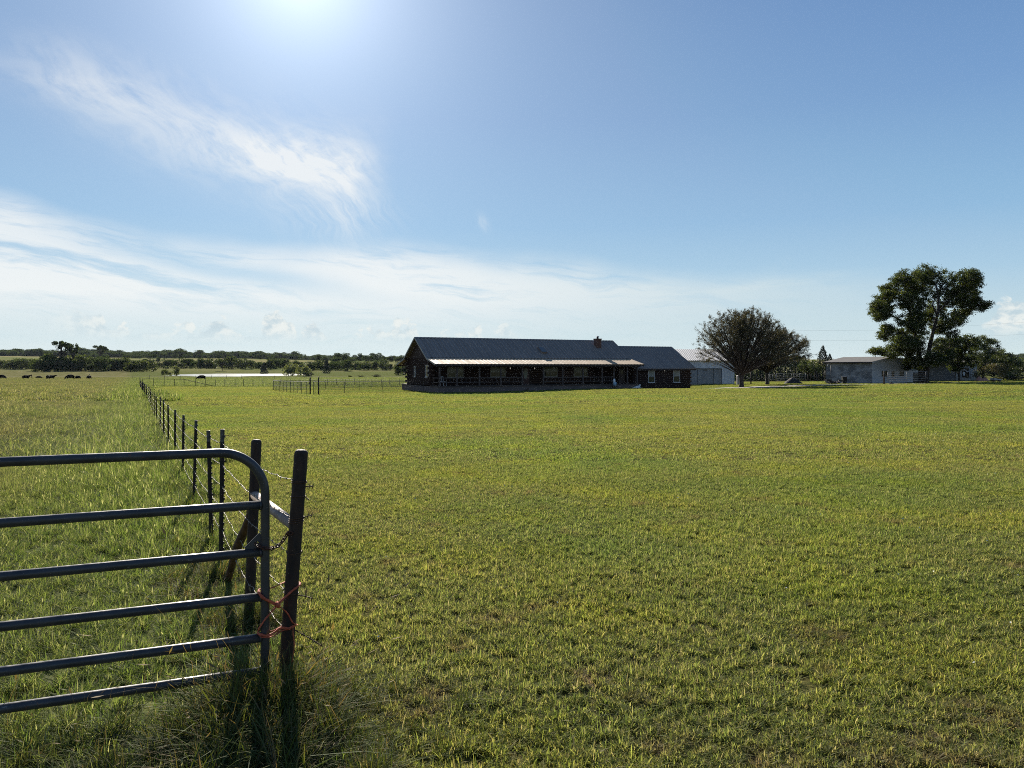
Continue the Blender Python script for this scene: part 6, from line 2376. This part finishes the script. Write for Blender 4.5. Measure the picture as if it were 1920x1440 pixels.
# ------------------------------------------------------------------ cattle
def cow_mesh(name, graze, seed):
    s = 1 if seed % 2 else -1
    body = [(-0.84, 0, 1.10, .24, .30), (-0.48, 0, 1.05, .36, .41), (0.0, 0, 0.99, .40, .44), (0.48, 0, 1.02, .36, .43), (0.82, 0, 1.10, .24, .31)]
    if graze:
        head = [(1.05, 0.02 * s, 0.86, .13, .17), (1.24, 0.06 * s, 0.50, .11, .13), (1.36, 0.08 * s, 0.26, .09, .10), (1.44, 0.09 * s, 0.12, .075, .075)]
    else:
        head = [(1.02, 0.03 * s, 1.28, .14, .18), (1.20, 0.08 * s, 1.42, .13, .14), (1.42, 0.13 * s, 1.33, .10, .10), (1.56, 0.16 * s, 1.24, .08, .08)]
    n = body + head
    e = [(i, i + 1) for i in range(len(n) - 1)]
    hi = len(body) + 1
    ear = n[hi]
    k = len(n)
    for d in (-1, 1):
        n.append((ear[0] + (0.04 if not graze else -0.06), ear[1] + d * 0.22, ear[2] + 0.04, .045, .03))
        e.append((hi, len(n) - 1))
    for (b, x, y) in ((0, -0.72, 0.17), (0, -0.70, -0.17), (4, 0.62, 0.16), (4, 0.68, -0.16)):
        j = random.uniform(-0.07, 0.07)
        i0 = len(n)
        if b == 0:
            n += [(x + 0.02, y, 0.84, .14, .17), (x - 0.12 + j, y * 1.05, 0.50, .075, .085), (x - 0.04 + j, y * 1.05, 0.25, .05, .055), (x - 0.02 + j, y * 1.05, 0.03, .06, .065)]
            e.append((0, i0))
        else:
            n += [(x, y, 0.82, .11, .13), (x + j, y * 1.02, 0.46, .065, .07), (x + j, y * 1.02, 0.24, .048, .05), (x + j, y * 1.02, 0.03, .058, .062)]
            e.append((4 if b == 4 else 0, i0))
        e += [(i0, i0 + 1), (i0 + 1, i0 + 2), (i0 + 2, i0 + 3)]
    i0 = len(n)
    n += [(-1.0, 0, 1.10, .045, .045), (-1.06, 0.02, 0.75, .03, .03), (-1.05, 0.03, 0.45, .055, .055)]
    e += [(0, i0), (i0, i0 + 1), (i0 + 1, i0 + 2)]
    return skin_mesh(name, n, e, 1, 2)


def herd():
    protos = [cow_mesh('cow', True, 1), cow_mesh('cow', False, 2), cow_mesh('cow', True, 4)]
    for p in protos:
        p.materials.append(M['hide'])
    spots = [(4, 250, 0, -0.25, 1.0, 'black cow grazing at the left edge of the pasture, cut by the frame'),
             (48.5, 246, 1, 1.15, 0.95, 'black cow standing rear-on behind the tall grass, second from the left'),
             (73, 262, 2, 0.1, 0.85, 'black cow lying low and broadside beyond the others'),
             (90, 240, 0, -1.25, 1.0, 'black cow facing the viewer with head down, in front of another'),
             (95.5, 250, 1, 1.0, 0.95, 'black cow mostly hidden behind the head-down one'),
             (131.5, 242, 2, 3.12, 1.1, 'biggest black cow, broadside and grazing, left of a rear-on one'),
             (146, 245, 0, 1.45, 0.92, 'black cow seen rear-on, right of the biggest broadside one'),
             (167, 244, 2, -1.5, 0.95, 'rightmost black cow of the left herd, alone'),
             (378, 236, 0, 3.2, 1.0, 'lone black cow grazing behind the cross fence in front of the pond')]
    for i, (u, D, k, rz, s, lab) in enumerate(spots):
        x, y, z = along(u, D)
        o = bpy.data.objects.new('cow', protos[k])
        COL.objects.link(o)
        lie = i == 2
        o.location = (x, y, z - (0.85 if lie else 0.55))
        o.rotation_euler = (0, 0, rz)
        o.scale = (s * 1.30,) * 3
        tag(o, lab, 'cow', 'black cattle grazing in the pasture')


herd()


# ------------------------------------------------------------------ grass
def blades_mesh(name, n, size, h, w, lean, rng, var_mu=0.45, var_sd=0.22, clump=0, seeds=0.0, wind=None, straw=0.0):
    """n bent tapering blades on a disc-like patch of the given size"""
    if clump:
        c = rng.uniform(-size / 2, size / 2, (clump, 2))
        k = rng.integers(0, clump, n)
        B = c[k] + rng.normal(0, size / (clump ** 0.5) * 0.22, (n, 2))
        tone = rng.normal(var_mu, 0.12, clump)[k]
        hh = rng.uniform(0.75, 1.25, clump)[k]
    else:
        B = rng.uniform(-size / 2, size / 2, (n, 2))
        tone, hh = np.full(n, var_mu), np.ones(n)
    H = np.clip(rng.normal(h, h * 0.28, n), h * 0.3, h * 2) * hh
    Wd = w * rng.uniform(0.6, 1.35, n)
    ya = rng.uniform(0, 2 * math.pi, n)
    d = np.stack([np.cos(ya), np.sin(ya)], 1)
    if wind is not None:
        d = d * (1 - wind[2]) + np.array([[math.cos(wind[0]), math.sin(wind[0])]]) * wind[2] * wind[1]
    ln = np.abs(rng.normal(lean, lean * 0.45, n))
    sidev = np.stack([-np.sin(ya + rng.normal(0, .5, n)), np.cos(ya + rng.normal(0, .5, n))], 1)
    var = np.clip(tone + rng.normal(0, var_sd, n), 0, 0.80)
    st = rng.uniform(size=n) < straw
    var = np.where(st, rng.uniform(0.86, 1.0, n), var)
    V, lv = [], (0.0, 0.42, 0.78, 1.0)
    for t in lv:
        z = H * (t - 0.35 * np.clip(ln, 0, 1.6) * t * t * 0.9)
        off = d * (H * ln * t * t * 0.85)[:, None]
        ww = Wd * (1.0, 0.85, 0.5, 0.0)[lv.index(t)] / 2
        p = np.concatenate([B + off, z[:, None]], 1)
        s3 = np.concatenate([sidev * ww[:, None], np.zeros((n, 1))], 1)
        if t < 1:
            V += [p - s3, p + s3]
        else:
            V += [p]
    V = np.stack(V, 1)                        # n,7,3
    k = np.arange(n)[:, None] * 7
    Q = np.concatenate([k + np.array([[0, 1, 3, 2]]), k + np.array([[2, 3, 5, 4]])])
    T = k + np.array([[4, 5, 6]])
    fv = np.concatenate([var, var, var])
    Vf = V.reshape(-1, 3)
    if seeds:
        m = rng.uniform(size=n) < seeds
        tip, dd = V[m][:, 6], (V[m][:, 6] - V[m][:, 4])
        dd /= np.linalg.norm(dd, axis=1)[:, None] + 1e-9
        ns = len(tip)
        sl, sw = 0.05, 0.006
        e = np.stack([-dd[:, 1], dd[:, 0], np.zeros(ns)], 1) + 1e-6
        e /= np.linalg.norm(e, axis=1)[:, None]
        S = np.stack([tip - dd * sl * .3, tip + e * sw + dd * sl * .3, tip + dd * sl, tip - e * sw + dd * sl * .3], 1).reshape(-1, 3)
        b = len(Vf) + np.arange(ns)[:, None] * 4
        Q = np.concatenate([Q, b + np.array([[0, 1, 2, 3]])])
        fv = np.concatenate([np.concatenate([var, var]), np.full(ns, 0.97), var])
        Vf = np.concatenate([Vf, S])
    return np_mesh(name, Vf, Q, T, fv)


M['lawn_blade'] = leaf_mat('lawn_blade', [(0.068, 0.096, 0.026), (0.124, 0.158, 0.044), (0.192, 0.216, 0.064), (0.225, 0.220, 0.085), (0.30, 0.26, 0.165)], 0.62, 0.006, lawn_macro, (1.38, 1.30, 0.90), 0.6)
M['pasture_blade'] = leaf_mat('pasture_blade', [(0.050, 0.076, 0.022), (0.095, 0.128, 0.036), (0.148, 0.170, 0.052), (0.17, 0.172, 0.07), (0.34, 0.30, 0.19)], 0.58, 0.008, pasture_macro, (1.24, 1.22, 0.72), 0.6)
M['weed_blade'] = leaf_mat('tall_weed_blade', [(0.030, 0.050, 0.012), (0.060, 0.085, 0.020), (0.095, 0.110, 0.032), (0.13, 0.105, 0.05), (0.17, 0.125, 0.062)], 0.36, 0.012, None, (1.25, 1.15, 0.5), 0.6)


def in_view(x, y, m=1.12):
    return np.abs(x) < np.maximum(y, 0) * (960 / F) * m + 1.2


def grid_pts(y0, y1, step, rng, m=1.12):
    xs = np.arange(-y1 * 0.8 - 2, y1 * 0.8 + 2, step)
    ys = np.arange(y0, y1, step)
    X, Y = np.meshgrid(xs, ys)
    X, Y = X.ravel(), Y.ravel()
    X = X + rng.uniform(-.33, .33, len(X)) * step
    Y = Y + rng.uniform(-.33, .33, len(Y)) * step
    k = in_view(X, Y, m) & (Y >= y0) & (Y < y1)
    return X[k], Y[k]


def hole_house(x, y, pad=0.3):
    c, s = math.cos(H_TH), math.sin(H_TH)
    px, py = (x - H_O[0]) * c + (y - H_O[1]) * s, -(x - H_O[0]) * s + (y - H_O[1]) * c
    a = (px > 0.2 - pad) & (px < 25.3 + pad) & (py > 0.4 - pad) & (py < 12.7 + pad)
    b = (px > 25 - pad) & (px < 33.4 + pad) & (py > 1.45 - pad) & (py < 10.2 + pad)
    return a | b


def hole_drive(x, y):
    xs = np.array([12.5, 20, 27.5, 36, 46, 56, 70, 95])
    yc = np.interp(x, xs, [83.6, 86.0, 87.6, 91.5, 96.0, 99.0, 100.5, 101])
    w = np.interp(x, xs, [1.4, 2.4, 3.0, 2.2, 1.8, 1.5, 1.2, 1.0])
    return (x > 11.5) & (np.abs(y - yc) < w * 0.95)


def lawn_grass():
    rng = np.random.default_rng(5)
    meshes = []
    for i in range(5):
        meshes.append(blades_mesh('lawn_near_patch', 1500, 0.5, 0.044, 0.0050, 0.80, rng, 0.44, 0.26, 60, straw=0.06))
    for i in range(4):
        meshes.append(blades_mesh('lawn_mid_patch', 1700, 1.1, 0.045, 0.0075, 0.9, rng, 0.42, 0.18, 60, straw=0.08))
    for i in range(3):
        meshes.append(blades_mesh('lawn_far_patch', 1700, 2.4, 0.050, 0.018, 0.9, rng, 0.43, 0.16, 90, straw=0.06))
    P, R, S, I = [], [], [], []
    for (y0, y1, st, lo, hi, sc) in ((2.0, 14, 0.29, 0, 5, 1.0), (14, 42, 0.72, 5, 9, 1.0), (42, 128, 1.7, 9, 12, 1.0)):
        x, y = grid_pts(y0, y1, st, rng)
        s = x - FK * y - FX0
        k = (s > rng.uniform(-0.05, 0.25, len(s))) & ~hole_house(x, y) & ~hole_drive(x, y)
        k &= (y < FEND + 0.35 * np.maximum(x + 20, 0))
        x, y = x[k], y[k]
        P.append(np.stack([x, y, hz(x, y) - 0.004], 1))
        R.append(rng.uniform(0, 6.28, len(x)))
        # lusher and thinner places
        q = 0.5 + 0.25 * np.sin(x * 0.9 + 1.7 * np.sin(y * 0.5)) + 0.25 * np.sin(y * 1.1 + 1.3 * np.sin(x * 0.7 + 2))
        w = rng.uniform(0.95, 1.2, len(x))
        for sx, sy, sr in SPOTS:
            q = q - 0.6 * np.exp(-((x - sx) ** 2 + (y - sy) ** 2) / sr ** 2)
        q = np.maximum(q, -0.65)
        S.append(np.stack([w, w, sc * np.maximum(0.86 + 0.26 * q, 0.3) * rng.uniform(0.85, 1.15, len(x))], 1))
        I.append(rng.integers(lo, hi, len(x)))
    P, R, S, I = map(np.concatenate, (P, R, S, I))
    o = gn_scatter('lawn_grass', P, R, S, I, meshes, [M['lawn_blade']])
    tag(o, 'closely mown yellow-green grass of the large yard', 'grass', kind='stuff')


lawn_grass()


def lawn_tufts():
    """coarser uncut tufts in the near lawn"""
    rng = np.random.default_rng(8)
    meshes = [blades_mesh('tuft_patch', 60, 0.12, 0.085, 0.0055, 0.75, rng, 0.35, 0.15, 0, straw=0.05) for _ in range(5)]
    x, y = grid_pts(2.3, 16, 0.16, rng)
    q = np.sin(x * 1.3 + 2 * np.sin(y * 0.8)) + np.sin(y * 1.7 + 1.5 * np.sin(x * 0.9 + 2)) + rng.normal(0, 0.5, len(x)) - 0.06 * (y - 3)
    s = x - FK * y - FX0
    near_corner = (x < 0.3) & (y < 4.2)
    k = (s > 0.05) & (((q > 1.35) & (rng.uniform(size=len(x)) < 0.28)) | (near_corner & (rng.uniform(size=len(x)) < 0.6)))
    x, y = x[k], y[k]
    sc = rng.uniform(0.30, 0.70, len(x)) * np.where((x < 0.1) & (y < 4.0), 1.35, 1.0)
    o = gn_scatter('lawn_tufts', np.stack([x, y, hz(x, y) - 0.005], 1), rng.uniform(0, 6.28, len(x)), sc, rng.integers(0, 5, len(x)), meshes, [M['lawn_blade']])
    tag(o, 'coarse bright tufts standing up in the near lawn', 'grass', kind='stuff')


lawn_tufts()


def pasture_grass():
    rng = np.random.default_rng(6)
    wind = (math.radians(20), 1.0, 0.55)
    meshes = []
    for i in range(5):
        meshes.append(blades_mesh('pasture_near_patch', 1300, 0.7, 0.15, 0.0062, 0.75, rng, 0.40, 0.24, 26, 0.012, None, 0.11))
    for i in range(4):
        meshes.append(blades_mesh('pasture_mid_patch', 1300, 1.6, 0.23, 0.010, 1.25, rng, 0.40, 0.2, 30, 0.03, None, 0.20))
    for i in range(3):
        meshes.append(blades_mesh('pasture_far_patch', 1300, 4.0, 0.27, 0.032, 1.2, rng, 0.42, 0.18, 40, 0.04, None, 0.20))
    P, R, S, I = [], [], [], []
    for (y0, y1, st, lo, hi) in ((2.2, 13, 0.36, 0, 5), (13, 45, 1.0, 5, 9), (45, 275, 2.9, 9, 12)):
        x, y = grid_pts(y0, y1, st, rng, 1.15)
        s = x - FK * y - FX0
        k = (s < 0.02) | (y > FEND + 0.35 * np.maximum(x + 20, 0))
        k &= x < 0.16 * y + 8
        k &= ~((y > 125) & (x > -15))
        x, y = x[k], y[k]
        s = s[k]
        P.append(np.stack([x, y, hz(x, y) - 0.01], 1))
        R.append(rng.uniform(0, 6.28, len(x)))
        q = 0.5 + 0.25 * np.sin(x * 0.55 + 1.7 * np.sin(y * 0.3)) + 0.25 * np.sin(y * 0.6 + 1.3 * np.sin(x * 0.4 + 2))
        strip = ((s > -1.2) & (y > 6.5)).astype(float) * 0.35
        gatezone = 0.55 + 0.45 * sstep(y, 5.0, 9.0)
        w = rng.uniform(0.95, 1.2, len(x))
        zz = (0.5 + 0.65 * q + strip) * gatezone * (1 - 0.45 * sstep(y, 60, 180)) * rng.uniform(0.85, 1.2, len(x))
        if y1 < 20:                           # close by: scale the tufts evenly, so none is squashed flat
            zz = np.clip(zz, 0.55, 1.4)
            w = np.clip(zz, 0.70, 1.2)
        S.append(np.stack([w, w, zz], 1))
        I.append(rng.integers(lo, hi, len(x)))
    P, R, S, I = map(np.concatenate, (P, R, S, I))
    o = gn_scatter('pasture_grass', P, R, S, I, meshes, [M['pasture_blade']])
    tag(o, 'long uneven pasture grass with pale seed heads on the cattle side of the fence', 'grass', kind='stuff')


pasture_grass()


def tall_weeds():
    rng = np.random.default_rng(9)
    meshes = []
    for i in range(5):                        # leaning tussocks
        meshes.append(blades_mesh('tussock_patch', 95, 0.20, 0.33, 0.0085, 0.85, rng, 0.30, 0.2, 0, 0.02, None, 0.12))
    for i in range(3):                        # dry flattened thatch
        meshes.append(blades_mesh('thatch_patch', 150, 0.34, 0.18, 0.0060, 1.4, rng, 0.55, 0.25, 0, 0.0, None, 0.35))
    for i in range(3):                        # thin seed stalks
        meshes.append(blades_mesh('stalk_patch', 7, 0.22, 0.50, 0.0022, 0.55, rng, 0.8, 0.1, 0, 0.8, None, 0.9))
    P, S, I = [], [], []

    def put(cx, cy, rx, ry, n, kinds, s0, s1):
        x, y = rng.normal(cx, rx, n), rng.normal(cy, ry, n)
        P.append(np.stack([x, y, hz(x, y) - 0.01], 1))
        S.append(rng.uniform(s0, s1, n))
        I.append(rng.choice(kinds, n))
    T, H_, K_ = list(range(5)), [5, 6, 7], [8, 9, 10]
    put(-1.22, 3.58, 0.13, 0.13, 40, T, 0.45, 0.85)
    put(-1.22, 3.38, 0.16, 0.12, 44, T + H_, 0.42, 0.78)
    put(-1.12, 3.18, 0.16, 0.14, 46, T + H_, 0.35, 0.72)
    put(-1.02, 3.70, 0.12, 0.12, 20, H_ + T, 0.4, 0.7)
    put(-1.45, 3.22, 0.20, 0.12, 34, T + H_, 0.28, 0.55)
    put(-1.80, 3.05, 0.25, 0.10, 26, T, 0.22, 0.42)
    put(-1.20, 3.55, 0.22, 0.14, 16, K_, 0.7, 1.1)
    put(-1.6, 3.40, 0.30, 0.15, 8, K_, 0.5, 0.85)
    put(-0.85, 3.20, 0.20, 0.18, 30, T, 0.25, 0.55)
    put(-0.62, 3.35, 0.22, 0.2, 22, T, 0.18, 0.36)
    put(-0.9, 3.7, 0.2, 0.2, 16, T + H_, 0.2, 0.45)
    put(-1.72, 4.95, 0.12, 0.12, 14, T + H_, 0.4, 0.75)
    put(-2.35, 5.95, 0.14, 0.16, 16, T + H_, 0.35, 0.7)
    for y in np.arange(5.5, 60, 0.55):        # along the fence line
        x = FX0 + FK * y
        n = 3 if y < 25 else 2
        put(x - 0.10, y, 0.16, 0.2, n, T + H_, 0.3, 0.85)
    P, S, I = map(np.concatenate, (P, S, I))
    o = gn_scatter('tall_weeds', P, rng.uniform(0, 6.28, len(P)), S, I, meshes, [M['weed_blade']], rng.normal(0, 0.16, (len(P), 2)))
    tag(o, 'tall leaning weeds and dry stalks round the gate post and along the fence', 'weeds', kind='stuff')


tall_weeds()


def lawn_flowers():
    """tiny pale flower heads"""
    rng = np.random.default_rng(12)
    n = 420
    y = rng.uniform(4, 60, n) ** 1.0
    x = rng.uniform(-0.75, 0.75, n) * y
    k = (x - FK * y - FX0 > 0.4)
    x, y = x[k], y[k]
    C = np.stack([x, y, hz(x, y) + 0.055], 1)
    me = leaves_mesh('clover_flowers', C, 0.012 + 0.0007 * y, rng, np.full(len(x), 0.5))
    o = link_mesh('clover_flowers', me, pm('pale_clover_head', (0.70, 0.70, 0.62), 0.9))
    tag(o, 'tiny white clover heads dotted over the lawn', 'flowers', kind='stuff')


lawn_flowers()

# ------------------------------------------------------------------ the air
def build_haze():
    mb = MB()
    mb.box(-9300, 9300, -9300, 9300, -9.0, 72.0)
    m, g, out = new_mat('thin_summer_haze')
    v = g.node('ShaderNodeVolumePrincipled')
    v.inputs['Color'].default_value = (0.78, 0.89, 1.0, 1)
    v.inputs['Density'].default_value = 0.000021
    v.inputs['Anisotropy'].default_value = 0.05
    g.l.new(v.outputs[0], out.inputs['Volume'])
    o = mb.build('haze', m)
    tag(o, 'thin pale haze that softens the far ridges', 'haze', kind='stuff')


build_haze()
